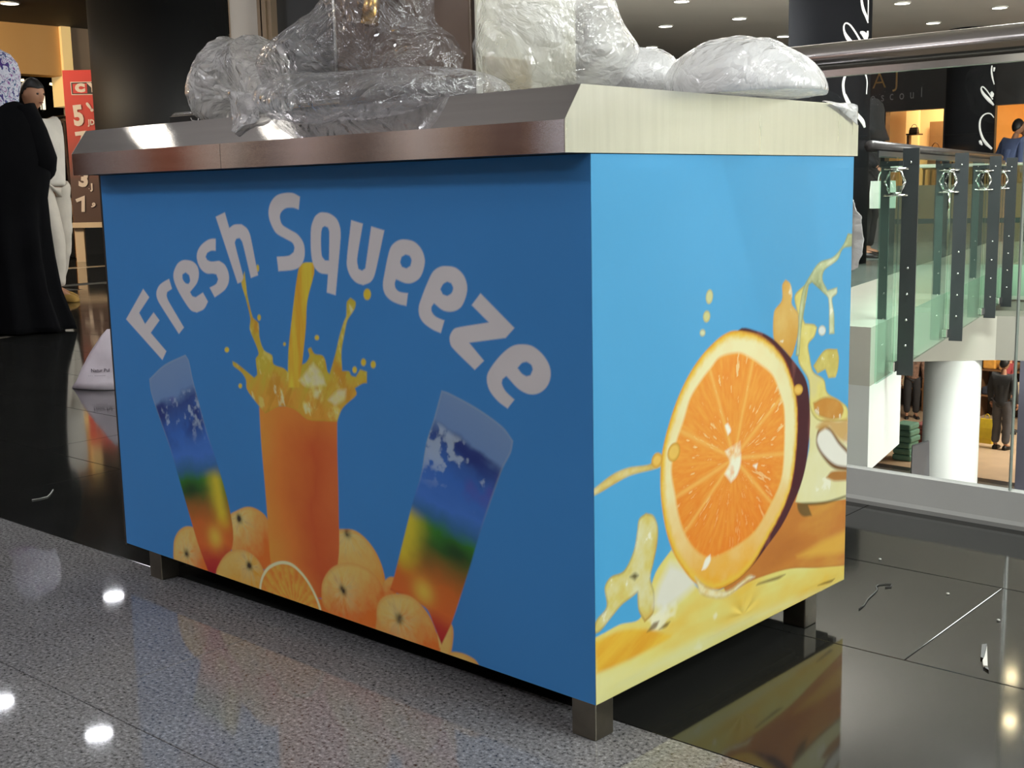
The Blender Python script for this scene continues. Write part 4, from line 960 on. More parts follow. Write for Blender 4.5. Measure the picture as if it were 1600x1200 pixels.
# small plaque standing just behind the rim
pq = thing('name_plaque', 'small black plaque with silver script edge behind the rim', 'plaque', tuple(at(293, 186, 4.6)))
A, B = at(265, 183, 4.6), at(345, 176, 4.6)
u = (B - A) / np.linalg.norm(B - A); up = np.array([0, 0, 1.0])
pz = np.array([-u[1], u[0], 0])
obj('board', MB().prism([A, B, B - up * 0.10, A - up * 0.10], (0, 0, 0), 0.02 * pz), mat('plaque_black', (0.02, 0.018, 0.017), 0.3), pq)
obj('top_edge', MB().tube([A, B], 0.0012, 6), steel, pq)
mbp = MB()
for st_ in ([(298, 184), (300, 188), (306, 189)], [(311, 182), (309, 190)], [(309, 186), (315, 184), (318, 187), (312, 190), (320, 189)]):
    mbp.tube([at(x, y, 4.59) for x, y in st_], 0.0016, 6)
obj('silver_script', mbp, mat('silver_paint', rgb(210, 208, 205), 0.3, 0.5), pq)
# stand for the plaque, hidden behind the counter
obj('stand', MB().tube([(A + B) / 2 - up * 0.1 + 0.01 * pz, ((A + B) / 2 * np.array([1, 1, 0])) + 0.01 * pz + up * 0.012], 0.012, 10), steel, pq)
obj('base', MB().lathe([(0.14, 0.0), (0.14, 0.012)], (*((A + B) / 2)[:2], 0), 24), steel, pq)

# pale pilaster with bronze trim
pl = thing('pilaster', 'cream pilaster with bronze edge strips behind the polythene', 'pilaster', tuple(at(380, 30, 7.5) * np.array([1, 1, 0])))
pl['kind'] = 'structure'
def upright(a, b, dep, th, m, name, par):
    q0 = at(a, 30, dep); q1 = at(b, 30, dep); d = (q1 - q0); d[2] = 0; l = np.linalg.norm(d); d /= l; n = np.array([-d[1], d[0], 0])
    q0[2] = 0
    obj(name, MB().prism([q0, q0 + d * l, q0 + d * l + n * th, q0 + n * th], (0, 0, 0), (0, 0, CEIL)), m, par)
upright(359, 402, 7.5, 0.25, mat('pilaster_cream', rgb(206, 196, 186), 0.5, 0, 0.05, 3), 'shaft', pl)
bronze = mat('bronze_trim', rgb(132, 112, 90), 0.35, 0.5, 0.15, 6)
upright(357.5, 359, 7.49, 0.25, bronze, 'edge_strip', pl)
for a_, b_ in ((402, 407), (409, 415), (417, 424)):
    upright(a_, b_, 7.5 - (0.03 if a_ == 409 else 0.0), 0.2, bronze, 'edge_strip', pl)
upright(424, 520, 7.7, 0.1, mat('shop_front_black', (0.016, 0.015, 0.015), 0.3, 0, 0.2, 2), 'dark_panel', pl)
upright(407, 409, 7.58, 0.1, frame_dark, 'groove', pl); upright(415, 417, 7.58, 0.1, frame_dark, 'groove', pl)

# far left shop front, facing the walkway
SX = -15.0
shop = thing('clothes_shop_front', 'dark clothes shop front with lit amber fascia', 'shop front', (SX, 6.0, 0))
shop['kind'] = 'structure'
def yz(px, py): q = on(px, py, 0, SX); return q[1], q[2]
amber = mat('fascia_amber', rgb(226, 178, 116), 0.7, 0, 0.05, 0.8)
y95 = yz(95, 90)[0]; y110 = yz(110, 90)[0]; y200 = yz(210, 90)[0]
zb_ = yz(50, 116)[1]
obj('fascia', MB().box((SX - 0.3, -1.0, zb_), (SX, y95, CEIL - 0.001)), amber, shop)
obj('lit_post', MB().box((SX - 0.3, y95, zb_ - 0.4), (SX + 0.06, y110, CEIL - 0.001)), mat('lit_post', rgb(250, 214, 140), 0.7, 0, 0.03, 1, emit=(1.0, 0.72, 0.32), estr=0.35), shop)
obj('grey_wall', MB().box((SX - 0.3, y110, 1.9), (SX, y200 + 1.5, CEIL - 0.001)), mat('shop_grey', rgb(158, 140, 124), 0.7, 0, 0.06, 1), shop)
obj('back_wall', MB().box((SX - 4.6, -1.0, 0.0), (SX - 4.5, y200 + 1.5, CEIL)), mat('shop_inside', rgb(46, 36, 28), 0.8, 0, 0.5, 2.0), shop)
obj('side_wall', MB().box((SX - 4.5, y200 + 1.4, 0.0), (SX, y200 + 1.5, CEIL)), mat('shop_inside2', rgb(40, 32, 27), 0.8, 0, 0.3, 1), shop)
obj('plinth', MB().box((SX - 1.2, y110 + 0.0, 0.0), (SX - 0.3, y200 + 1.4, 0.62)), black_gloss, shop)
tube_m = mat('shop_tube', (1, 1, 1), 0.5, 0, 0, emit=(1, 0.72, 0.35), estr=4)
for i_, (a_, b_, lb_) in enumerate((((78, 131), (97, 135), 'glowing amber strip lamp inside the shop beside the banner'), ((29, 126), (37, 125), 'short glowing amber lamp inside the shop behind the head'))):
    tl = thing('strip_lamp', lb_, 'lamp', tuple(at(*a_, 18.3)))
    obj('tube', MB().tube([at(*a_, 18.3), at(*b_, 18.3)], 0.018, 8), tube_m, tl)
    m_ = (at(*a_, 18.3) + at(*b_, 18.3)) / 2
    obj('hanger', MB().tube([m_ + (0, 0, 0.015), (m_[0], m_[1], CEIL)], 0.006, 6), black_gloss, tl)
lp = thing('lit_poster', 'small glowing cream poster inside the dark shop', 'poster', tuple(at(67, 160, 18.8)))
A = at(63.5, 150, 18.8); B = at(70, 150, 18.8); dn = np.array([0, 0, at(65, 171, 18.8)[2] - A[2]])
obj('face', MB().prism([A, B, B + dn, A + dn], (0, 0, 0), (-0.03, 0, 0)), mat('poster_lit', (1, 1, 1), 0.5, emit=(1, 0.85, 0.6), estr=1.4), lp)
obj('frame', MB().box(tuple(np.minimum(A, B) + dn - (0.05, 0.0, 0.03)), tuple(np.maximum(A, B) + (-0.035, 0.0, 0.03))), black_gloss, lp)
# rail of hanging clothes
gm = [mat('cloth_%s' % n, rgb(*c), 0.9, 0, 0.35, 12, 0.3, 30) for n, c in (('umber', (84, 66, 48)), ('olive', (70, 62, 44)), ('black', (30, 27, 25)), ('brown', (62, 46, 36)))]
R0 = at(70, 186, 15.9); R1 = at(101, 181, 15.9)
rack = thing('clothes_rack', 'metal clothes rail in the shop behind the man', 'clothes rack', (R0[0], R0[1], 0))
obj('rail', MB().tube([R0, R1], 0.014, 8), steel, rack)
for q in (R0, R1):
    obj('upright', MB().tube([q, (q[0], q[1], 0.0)], 0.014, 8), steel, rack)
    obj('foot', MB().tube([(q[0] - 0.25, q[1], 0.012), (q[0] + 0.25, q[1], 0.012)], 0.012, 8), steel, rack)
for i in range(5):
    t = (i + 0.5) / 5; q = R0 * (1 - t) + R1 * t; w = 0.22
    rings = []
    for j, (dz, k) in enumerate(((-0.03, 0.2), (-0.08, 0.9), (-0.35, 0.85), (-0.75, 0.95), (-1.05, 1.05))):
        rings.append([(q[0] + w * k * math.cos(a) * 0.9, q[1] + (0.022 + 0.005 * math.sin(3 * a + i)) * k * math.sin(a) * 1.1, q[2] + dz) for a in np.linspace(0, 2 * math.pi, 14, endpoint=False)])
    o = obj('hanging_garment', MB().rings(rings), gm[i % 4], None, smooth=True)
    tag(o, ['umber garment nearest the man on the shop rail', 'olive garment second from the man on the shop rail', 'black garment in the middle of the shop rail', 'brown garment second from the banner on the shop rail', 'umber garment nearest the red banner on the shop rail'][i], 'garment', 'garments on the shop rail')
# red sale banner on a pale stand
DS = 15.0
ban = thing('sale_banner', 'tall red sale banner on a pale stand by the column', 'banner', tuple(on(125, 409, 2, 0.0)))
u = RGT; up = np.array([0, 0, 1.0]); f_ = np.array([-u[1], u[0], 0])
TLc = at(97, 110, DS)
def bpl(px, py):
    d = ray(px, py); return CAM + d * (np.dot(TLc - CAM, f_) / np.dot(d, f_))
zt_b = TLc[2]; zb_b = bpl(111, 348)[2]; wid = 0.62
bm_ = bpy.data.materials.new('banner_ramp'); bm_.use_nodes = True
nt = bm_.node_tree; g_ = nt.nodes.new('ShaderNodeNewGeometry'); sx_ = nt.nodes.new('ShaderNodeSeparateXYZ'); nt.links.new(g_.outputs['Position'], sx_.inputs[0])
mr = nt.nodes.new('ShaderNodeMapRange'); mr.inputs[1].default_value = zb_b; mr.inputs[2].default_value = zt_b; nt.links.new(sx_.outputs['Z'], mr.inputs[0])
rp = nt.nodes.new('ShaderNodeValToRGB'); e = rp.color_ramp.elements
e[0].position = 0.0; e[0].color = rgb(84, 62, 54); e[1].position = 1.0; e[1].color = rgb(226, 60, 52)  # red runs to dark brown towards the bottom
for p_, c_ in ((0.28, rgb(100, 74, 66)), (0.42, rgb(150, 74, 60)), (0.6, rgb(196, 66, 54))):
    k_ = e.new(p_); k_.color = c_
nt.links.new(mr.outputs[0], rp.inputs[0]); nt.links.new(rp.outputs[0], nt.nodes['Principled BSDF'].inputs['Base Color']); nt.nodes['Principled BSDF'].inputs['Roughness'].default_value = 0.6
A = TLc.copy(); B = A + u * wid
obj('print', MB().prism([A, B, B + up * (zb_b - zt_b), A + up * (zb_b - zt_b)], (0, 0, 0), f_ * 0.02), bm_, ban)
stand_m = mat('stand_pale', rgb(232, 206, 172), 0.6, 0, 0.05, 3)
A2 = bpl(111.5, 348); obj('ledge', MB().prism([A2 - f_ * 0.06, A2 - f_ * 0.06 + u * wid, A2 + f_ * 0.06 + u * wid, A2 + f_ * 0.06], (0, 0, -0.065), (0, 0, 0)), stand_m, ban)
A3 = bpl(118, 380); A3[2] = 0; A4_ = A3 + u * 0.115
obj('leg', MB().prism([A3, A4_, A4_ + f_ * 0.05, A3 + f_ * 0.05], (0, 0, 0.001), (0, 0, zb_b - 0.066)), stand_m, ban)
mbw = MB(); mbr = MB(); mbk = MB()
S1 = DS / FPX
ink_w = mat('banner_white', rgb(232, 214, 200), 0.6, 0, 0.03, 4)
def T(mbx, s, px, py, hpx, rot=0.0, **k):
    q = MB(); place_text(q, s, hpx * S1 / 0.7, bpl(px, py) - f_ * 0.012, u, up, rot, **k); obj('printed_character', q, ink_w, ban)
def quad(mbx, pts, lift=0.004):
    q = [bpl(x, y) - f_ * lift * 2 for x, y in pts]; mbx.add(q, [tuple(range(len(q)))])
quad(mbw, [(110, 128), (168, 127), (169, 148), (112, 148.5)], 0.003); quad(mbk, [(111.3, 129.3), (168, 128), (169, 146.8), (113, 147.2)], 0.004)
quad(mbr, [(113.5, 131), (136, 130.4), (137, 145.8), (114.5, 146)], 0.005)
T(mbw, 'C', 125.5, 138, 11, bold=0.012, sx=1.25); T(mbw, 'Y', 146, 137.5, 12, bold=0.012, sx=1.2)
T(mbw, '5', 123, 182, 29, 0.08, bold=0.016, sx=0.8); T(mbw, 'J', 139.5, 191.5, 8, 0.0, bold=0.004, sx=0.8); T(mbw, 'D', 144.5, 191.5, 8, 0.0, bold=0.004, sx=0.8); T(mbw, '!', 141, 168, 14, 0.6, bold=0.01)
T(mbw, '7', 128, 220, 24, 0.1, bold=0.012); T(mbw, '3', 131, 281, 22, -0.1, bold=0.014); T(mbw, 'J', 144, 292, 9, 0.0, bold=0.005); T(mbw, '.', 139.5, 292, 8)
T(mbw, '7', 130, 320.5, 21, 0.35, bold=0.010); T(mbw, '9', 146, 321, 8, -0.6, bold=0.004)
obj('logo_outline', mbw, ink_w, ban); obj('logo_red', mbr, mat('banner_red', rgb(214, 62, 56), 0.6, 0, 0.03, 4), ban); obj('logo_black', mbk, mat('banner_black', rgb(30, 24, 24), 0.6, 0, 0.03, 4), ban)

# white carrier bag on the black floor behind the counter
bp = on(168, 606, 2, 0.0); bag = thing('carrier_bag', 'crumpled white carrier bag on the black floor behind the counter', 'bag', (bp[0], bp[1], 0))
def bq(px, py, dy=0.0): return at(px, py, 5.15) + FWD * dy
L0 = on(106, 609, 2, 0.0); R0_ = on(230, 616, 2, 0.0)
zb0 = 0.002
prof_b = []
nB = 26
rings = []
for j in range(9):
    h = j / 8.0; z = 0.002 + 0.245 * h
    ring = []
    for k in range(nB):
        a = 2 * math.pi * k / nB
        lx = (1 - h) ** 0.85; cx = 0.185 + 0.0 * h
        x = cx + (0.185 * lx + 0.02 * (1 - lx)) * math.cos(a) * (1 + 0.03 * math.sin(5 * a + j))
        y = (0.075 * (1 - h) ** 0.6 + 0.006) * math.sin(a) * (1 + 0.12 * math.sin(3 * a + 1.3 * j))
        ring.append(np.array([L0[0], L0[1], 0]) + RGT * x + FWD * (y + 0.05) + np.array([0, 0, z + 0.004 * math.sin(7 * a) * (j > 0) * (j < 8)]))
    rings.append(ring)
obj('sack', MB().rings(rings), mat('bag_white', rgb(222, 212, 222), 0.45, 0, 0.06, 14, 0.25, 18), bag, smooth=True)
mbt = MB()
place_text(mbt, 'Natur Pul', 0.020, np.array([L0[0], L0[1], 0.082]) + RGT * 0.150 - FWD * 0.022, RGT, (0, 0, 1), 0.0, bold=0.0004)
place_text(mbt, '- - -  -----------', 0.013, np.array([L0[0], L0[1], 0.062]) + RGT * 0.135 - FWD * 0.026, RGT, (0, 0, 1), 0.0)
t_o = obj('bag_print', mbt, mat('bag_ink', rgb(90, 80, 92), 0.6), bag)
# ------------------------------------------------------------------ right: railing, void, gallery beyond
chrome = mat('chrome', (0.72, 0.70, 0.68), 0.10, 1.0, 0.05, 4)
rail_steel = mat('rail_steel', (0.78, 0.75, 0.72), 0.18, 1.0, 0.06, 3, stretch=(0.3, 8, 8))
railing = thing('glass_railing', 'glass railing with thick steel handrail right behind the counter', 'railing', (0.3, 1.515, 0.078))
hz_ = on(1600, 60, 1, 1.515)[2]
prof = []
nP = 48; R_h = 0.034
rings = []
for x in (-3.4, 4.0):
    ring = []
    for k in range(nP):
        a = 2 * math.pi * k / nP; r = R_h * (1 - 0.035 * max(0, math.cos(9 * a)) ** 6)
        ring.append((x, 1.515 + r * math.cos(a), hz_ + r * math.sin(a)))
    rings.append(ring)
hr = obj('handrail', MB().rings(rings), rail_steel, railing)
for p_ in hr.data.polygons: p_.use_smooth = len(p_.vertices) == 4
gx1 = on(1581, 700, 1, 1.515)[0]
rail_glass = glass_mat('rail_glass', (0.955, 0.975, 0.965), 0.85)
for a, b in ((-3.38, -0.92), (-0.91, gx1 - 0.004), (gx1 + 0.004, 1.6)):
    g_ = obj('glass_pane', MB().box((a, 1.509, 0.07), (b, 1.521, hz_ - 0.02)), rail_glass, railing)
    obj('top_channel', MB().box((a, 1.503, hz_ - 0.048), (b, 1.527, hz_ - 0.026)), rail_steel, g_)

obj('seam', MB().box((gx1 - 0.0014, 1.5088, 0.079), (gx1 + 0.0014, 1.5212, hz_ - 0.05)), mat('seam_clear', rgb(150, 160, 154), 0.3, 0, 0.1, 6), railing)
# columns with white script
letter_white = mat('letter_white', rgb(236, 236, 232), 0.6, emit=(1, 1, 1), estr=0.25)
col_black = mat('column_charcoal', rgb(26, 27, 30), 0.8, 0, 0.1, 2, spec=0.05)
def script_column(pxl, pxr, dep, label, strokes):
    c = at((pxl + pxr) / 2, 150, dep); r = (pxr - pxl) / 2 * dep / FPX
    t = thing('script_column', label, 'column', (c[0], c[1], 0), 'dark columns with white script'); t['kind'] = 'structure'
    s = obj('shaft', MB().lathe([(r, 0.0), (r, CEIL)], (c[0], c[1], 0), 48), col_black, t)
    for p_ in s.data.polygons: p_.use_smooth = len(p_.vertices) == 4
    mb = MB()
    for pts, w in strokes:
        P = []
        for x, y in pts:
            d = ray(x, y); d2 = d[:2]; o = CAM[:2] - c[:2]
            a = d2 @ d2; b = 2 * o @ d2; cc_ = o @ o - r * r; di = max(0.0, b * b - 4 * a * cc_)
            tt = (-b - math.sqrt(di)) / (2 * a); q = CAM + d * tt
            n = np.array([q[0] - c[0], q[1] - c[1], 0]); n /= np.linalg.norm(n)
            P.append(np.array([c[0], c[1], q[2]]) + n * (r + 0.002))
        # smooth the stroke
        Q = np.array(P); k = np.linspace(0, len(Q) - 1, (len(Q) - 1) * 5 + 1); i = np.clip(k.astype(int), 0, len(Q) - 2); f = (k - i)[:, None]
        m0 = np.gradient(Q, axis=0)
        S_ = (2 * f**3 - 3 * f**2 + 1) * Q[i] + (f**3 - 2 * f**2 + f) * m0[i] + (-2 * f**3 + 3 * f**2) * Q[i + 1] + (f**3 - f**2) * m0[i + 1]
        ww = np.interp(np.linspace(0, 1, len(S_)), np.linspace(0, 1, len(w)), w) * dep / FPX
        mb.tube(S_, list(ww), 8)
    obj('script_lettering', mb, letter_white, t, smooth=True)
    return t
ca = lambda p: crop(p, 1220, 0, 4.2105); cb = lambda p: crop(p, 1380, 80, 6.668); cd = lambda p: crop(p, 1200, 0, 4)
script_column(1232, 1357.5, 12.0, 'wide dark column with white script right of the white bag', [
    (ca([(520, 300), (470, 285), (438, 250), (418, 210), (414, 172), (428, 152), (455, 165), (485, 205), (520, 265)]), [1, 3.2, 3, 1.6, 1.2, 1, 1.2, 1.3, 1.5]),
    (ca([(532, -60), (530, 0), (540, 60), (560, 110), (572, 150)]), [1.5, 1.8, 2.4, 2.2, 1]), (ca([(572, -40), (574, 30), (572, 130)]), [1, 0.9, 0.8]),
    (ca([(522, 212), (540, 222), (556, 250)]), [1.5, 4, 3.5]), (ca([(570, 205), (566, 230), (560, 262)]), [1.5, 2.5, 2]),
    (ca([(562, 620), (566, 540), (555, 490), (530, 460), (495, 452), (455, 460), (425, 495), (410, 550), (415, 610), (432, 660), (460, 720)]), [0.8, 1, 1.3, 1.5, 1.5, 1.6, 1.9, 2, 2, 2, 2.4]),
    (cd([(480, 590), (510, 650), (550, 710), (585, 755), (602, 795)]), [2, 2.4, 3, 3.8, 2])])
script_column(1480, 1553.5, 19.0, 'narrow dark column with white script by the amber shop', [
    (cb([(1128, -60), (1138, 20), (1150, 120)]), [1, 1.4, 0.9]), (cb([(1132, 150), (1126, 200), (1134, 270), (1154, 345)]), [1, 1.4, 1.6, 0.9]), (cb([(1154, 170), (1150, 210)]), [2, 1.2]),
    (cb([(1146, 560), (1100, 510), (1050, 455), (1022, 405), (1024, 376), (1040, 372), (1070, 400), (1110, 455), (1138, 500)]), [1.5, 3, 2.4, 1.4, 1, 1, 1, 1, 1]),
    (cb([(1122, 425), (1132, 450), (1138, 475)]), [2, 3, 1.5]),
    (cb([(1150, 690), (1120, 655), (1085, 648), (1045, 665), (1015, 705), (1004, 760), (1010, 830), (1035, 905), (1075, 965), (1125, 1015)]), [0.8, 1, 1, 1.2, 1.4, 1.6, 1.7, 2, 2.6, 2]),
    (cb([(1005, 930), (1015, 955), (1030, 978)]), [1.8, 2.4, 1])])

# far shop front across the void
FY = 22.4
def xz(px, py): q = on(px, py, 1, FY); return q[0], q[2]
far = thing('bag_shop_front', 'black shop front with gold letters and amber doorway', 'shop front', (xz(1430, 300)[0], FY, 0)); far['kind'] = 'structure'
slate = mat('facade_slate', rgb(44, 46, 50), 0.35, 0, 0.1, 1)
x0 = xz(1383, 220)[0]; x1 = xz(1473, 220)[0]; x2 = xz(1551, 200)[0]; zd = xz(1428, 172)[1]; zd2 = xz(1580, 163)[1]
obj('wall_panel', MB().box((-14, FY, 0), (x0, FY + 0.2, CEIL - 0.001)), slate, far)
obj('lintel', MB().box((x0, FY, zd), (x1, FY + 0.2, CEIL - 0.001)), slate, far)
obj('wall_panel', MB().box((x1, FY, 0), (x2, FY + 0.2, CEIL - 0.001)), slate, far)
obj('lintel', MB().box((x2, FY, zd2), (9, FY + 0.2, CEIL - 0.001)), slate, far)
peach = mat('shop_peach', rgb(242, 204, 150), 0.7, 0, 0.04, 1)
obj('inner_wall', MB().box((-14, FY + 3.2, 0), (9, FY + 3.4, CEIL)), peach, far)
obj('inner_partition', MB().box((x0 - 0.5, FY + 2.6, 0), (on(1415, 220, 1, FY + 2.6)[0], FY + 2.7, 2.6)), peach, far)
xs_ = x1 + 0.45
obj('inner_partition', MB().box((xs_, FY + 0.21, 0), (xs_ + 0.1, FY + 3.2, CEIL)), mat('shop_amber', rgb(226, 160, 84), 0.7, 0, 0.1, 1), far)
obj('dark_screen', MB().box((on(1452, 220, 1, FY + 3.0)[0], FY + 3.0, 0.2), (on(1475, 220, 1, FY + 3.0)[0], FY + 3.05, on(1460, 190, 1, FY + 3.0)[2])), mat('screen_brown', rgb(120, 88, 56), 0.5, 0, 0.2, 2), far)
gold = mat('gold_letters', (0.80, 0.58, 0.28), 0.3, 1.0, 0.1, 4)
mbg = MB(); S2 = 25.3 / FPX
for ch, px, py, h in (('I', 1357.5, 118, 16), ('A', 1374, 127, 24), ('J', 1401, 123, 25)):
    place_text(mbg, ch, h * S2 / 0.7, on(px, py, 1, FY - 0.01), (1, 0, 0), (0, 0, 1), 0.0, bold=-0.004)
obj('gold_lettering', mbg, gold, far)
mbs = MB()
for ch, px, py in (('o', 1364, 153), ('s', 1379, 152), ('c', 1393, 150), ('o', 1409, 149), ('u', 1425, 147.5), ('l', 1440, 145)):
    place_text(mbs, ch, 11 * S2 / 0.55, on(px, py, 1, FY - 0.01), (1, 0, 0), (0, 0, 1), 0.0, sx=0.75)
obj('small_lettering', mbs, mat('grey_letters', rgb(150, 152, 156), 0.4, 0.3), far)
area_lamp('bag_shop_lamp', ((x0 + x1) / 2, FY + 1.9, CEIL - 0.05), ((x0 + x1) / 2, FY + 2.6, 0), 1.2, 1.0, 210, (1.0, 0.80, 0.50))
area_lamp('bag_shop_lamp', (x2 + 1.2, FY + 1.9, CEIL - 0.05), (x2 + 1.2, FY + 2.4, 0), 1.2, 1.0, 60, (1.0, 0.72, 0.36))

leather_black = mat('leather_black', rgb(26, 22, 20), 0.4, 0, 0.2, 10)
leather_tan = mat('leather_tan', rgb(178, 110, 56), 0.45, 0, 0.2, 10)
def handbag(q, w, h, d, m, label, group):
    t = thing('handbag', label, 'handbag', tuple(q), group)
    x, y, z = q
    rings = [[(x + w / 2 * k * sx_, y + d / 2 * k2 * sy_, z + zz) for sx_, sy_ in ((-1, -0.7), (-0.9, -1), (0.9, -1), (1, -0.7), (1, 0.7), (0.9, 1), (-0.9, 1), (-1, 0.7))] for zz, k, k2 in ((0, 0.92, 0.9), (0.02, 1, 1), (h * 0.6, 0.95, 0.75), (h, 0.86, 0.35))]
    obj('body', MB().rings(rings), m, t, smooth=False)
    obj('handle', MB().tube([(x + w * 0.3 * math.cos(a), y, z + h * 0.95 + h * 0.55 * math.sin(a)) for a in np.linspace(0, math.pi, 12)], w * 0.03, 6), m, t, smooth=True)
    return t
sh = thing('display_shelf', 'dark shelf on a post in the amber doorway', 'shelf', tuple(on(1424, 300, 1, FY + 1.5) * np.array([1, 1, 0])))
sq = on(1426, 209, 1, FY + 1.5)
obj('board', MB().box((sq[0] - 0.08, sq[1] - 0.15, sq[2] - 0.03), (sq[0] + 0.16, sq[1] + 0.15, sq[2])), leather_black, sh)
obj('post', MB().box((sq[0] - 0.11, sq[1] - 0.05, 0), (sq[0] - 0.05, sq[1] + 0.05, sq[2] - 0.031)), mat('post_brown', rgb(110, 84, 52), 0.5), sh)
handbag((sq[0] + 0.03, sq[1], sq[2] + 0.001), 0.20, 0.13, 0.12, leather_black, 'black handbag on the dark shelf in the amber doorway', 'handbags in the far shop')
tb = on(1462, 262, 1, FY + 1.2); 
ds_ = thing('display_table', 'low brown table in the amber doorway by its right jamb', 'table', (tb[0], tb[1], 0))
tz = tb[2]
obj('top', MB().box((tb[0] - 0.2, tb[1] - 0.2, tz - 0.04), (tb[0] + 0.2, tb[1] + 0.2, tz)), mat('table_brown', rgb(96, 66, 40), 0.5), ds_)
for sx_ in (-1, 1):
    for sy_ in (-1, 1):
        obj('leg', MB().box((tb[0] + sx_ * 0.17 - 0.02, tb[1] + sy_ * 0.17 - 0.02, 0), (tb[0] + sx_ * 0.17 + 0.02, tb[1] + sy_ * 0.17 + 0.02, tz - 0.041)), MATS['table_brown'], ds_)
handbag((tb[0] - 0.02, tb[1], tz + 0.001), 0.30, 0.34, 0.16, mat('leather_umber', rgb(84, 58, 38), 0.4, 0, 0.2, 8), 'large umber handbag on the low table in the amber doorway', 'handbags in the far shop')
ws = thing('wall_shelf', 'brown wall shelf in the amber shop right of the narrow column', 'shelf', tuple(on(1575, 209, 1, FY + 2.9)))
wq = on(1575, 209, 1, FY + 2.9)
obj('board', MB().box((wq[0] - 0.5, wq[1] - 0.2, wq[2] - 0.04), (wq[0] + 0.7, wq[1] + 0.28, wq[2])), leather_tan, ws)
obj('bracket', MB().box((wq[0] - 0.4, wq[1] + 0.05, wq[2] - 0.2), (wq[0] - 0.36, wq[1] + 0.28, wq[2] - 0.041)), leather_black, ws)
obj('bracket', MB().box((wq[0] + 0.5, wq[1] + 0.05, wq[2] - 0.2), (wq[0] + 0.54, wq[1] + 0.28, wq[2] - 0.041)), leather_black, ws)
for i, px in enumerate((1557, 1566, 1577)):
    q = on(px, 209, 1, FY + 2.9)
    handbag((q[0], wq[1], wq[2] + 0.001), 0.12, 0.14 + 0.03 * (i % 2), 0.1, [leather_tan, mat('leather_rust', rgb(164, 84, 44), 0.4, 0, 0.2, 8), leather_tan][i],
            ['tan handbag at the column end of the amber wall shelf', 'rust handbag between two tan bags on the amber wall shelf', 'tan handbag at the open end of the amber wall shelf'][i], 'handbags in the far shop')

# darker floor field, low wall and chrome bar on the gallery
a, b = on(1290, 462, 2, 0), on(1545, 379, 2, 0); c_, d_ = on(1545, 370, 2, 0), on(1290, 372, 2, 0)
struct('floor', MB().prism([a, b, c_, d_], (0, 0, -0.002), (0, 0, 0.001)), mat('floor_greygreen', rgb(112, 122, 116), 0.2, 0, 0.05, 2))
lw0, lw1 = on(1240, 379, 2, 0), on(1660, 377, 2, 0)
n3 = np.array([-0.1, 0.3, 0])
lwm = mat('low_wall_grey', rgb(76, 76, 72), 0.4, 0, 0.25, 1.2)
struct('wall_low', MB().prism([lw0, lw1, lw1 + n3, lw0 + n3], (0, 0, 0.0), (0, 0, 0.74)), lwm, 'dark low wall across the gallery')
cb0, cb1 = at(1300, 263, 13.0), at(1640, 255, 15.5)
cbar = thing('chrome_bar', 'thin bright chrome bar running across behind the posts', 'rail', tuple((cb0 + cb1) / 2))
obj('bar', MB().tube([cb0, cb1], 0.022, 10), mat('bar_bright', rgb(240, 240, 236), 0.3, 0, 0.02, 3), cbar, smooth=True)
for t in (0.05, 0.5, 0.95):
    q = cb0 * (1 - t) + cb1 * t; obj('stanchion', MB().tube([q, (q[0], q[1], 0)], 0.018, 8), chrome, cbar, smooth=True)

# balustrade along the gallery edge: paired fins, chrome hexagons, green glass
fin_m = mat('fin_dark', rgb(54, 58, 60), 0.35, 0.2, 0.08, 4)
def P3(base, along, off, z): q = base + LINE * along + NRM * off; return (q[0], q[1], z)
bases = ST_T; off0 = [GOFF + 0.06] * 4
gb = P0 + NRM * GOFF
hrl = thing('gallery_balustrade', 'green glass balustrade with dark handrail along the gallery edge', 'balustrade', P3(gb, 2.0, -0.05, 0.98))
for i, t_ in enumerate(bases):
    B_ = P0 + LINE * t_ + NRM * (off0[i] - 0.06)
    def bxx(o0, o1, a0, a1, z0, z1): return MB().prism([P3(B_, a0, o0, 0), P3(B_, a0, o1, 0), P3(B_, a1, o1, 0), P3(B_, a1, o0, 0)], (0, 0, z0), (0, 0, z1))
    post = fin = obj('post', bxx(0.025, 0.115, -0.008, 0.008, -0.325, 0.98), fin_m, hrl)
    obj('inner_fin', bxx(-0.095, -0.045, -0.008, 0.008, 0.001, 0.90), mat('fin_grey', rgb(96, 102, 102), 0.4, 0.2, 0.08, 4), post)
    mb = MB(); zc = 0.79; hexp = [P3(B_, -0.02, 0.068 * math.cos(math.radians(a)) * 0.85 - 0.012, zc + 0.075 * math.sin(math.radians(a))) for a in (60, 0, -60, -120, 180, 120)]
    for k in range(6): mb.tube([hexp[k], hexp[(k + 1) % 6]], 0.0075, 8)
    for s_ in (1, -1): mb.tube([P3(B_, -0.02, -0.075, zc + s_ * 0.075), P3(B_, -0.02, 0.06, zc + s_ * 0.075)], 0.007, 8)
    obj('hexagon_bracket', mb, chrome, post, smooth=True)
    obj('top_bracket', bxx(-0.1, 0.03, -0.02, 0.0, 0.88, 0.91), fin_m, post)
    obj('clamp', MB().box(tuple(np.array(P3(B_, -0.03, -0.0, -0.27)) - (0.03, 0.03, 0.03)), tuple(np.array(P3(B_, -0.03, 0.0, -0.27)) + (0.03, 0.03, 0.03))), chrome, post, bevel=0.006)
    for z_ in (0.90, 0.30, 0.15, 0.0, -0.15):
        q = P3(B_, -0.010, 0.07, z_); obj('bolt', MB().ell(q, (0.008, 0.006, 0.008), 8, 5), chrome, fin, smooth=True)
green = glass_mat('green_glass', (0.84, 0.965, 0.91), 0.6)
cuts = [-1.6] + bases + [bases[-1] + 1.6]
gb = P0 + NRM * GOFF
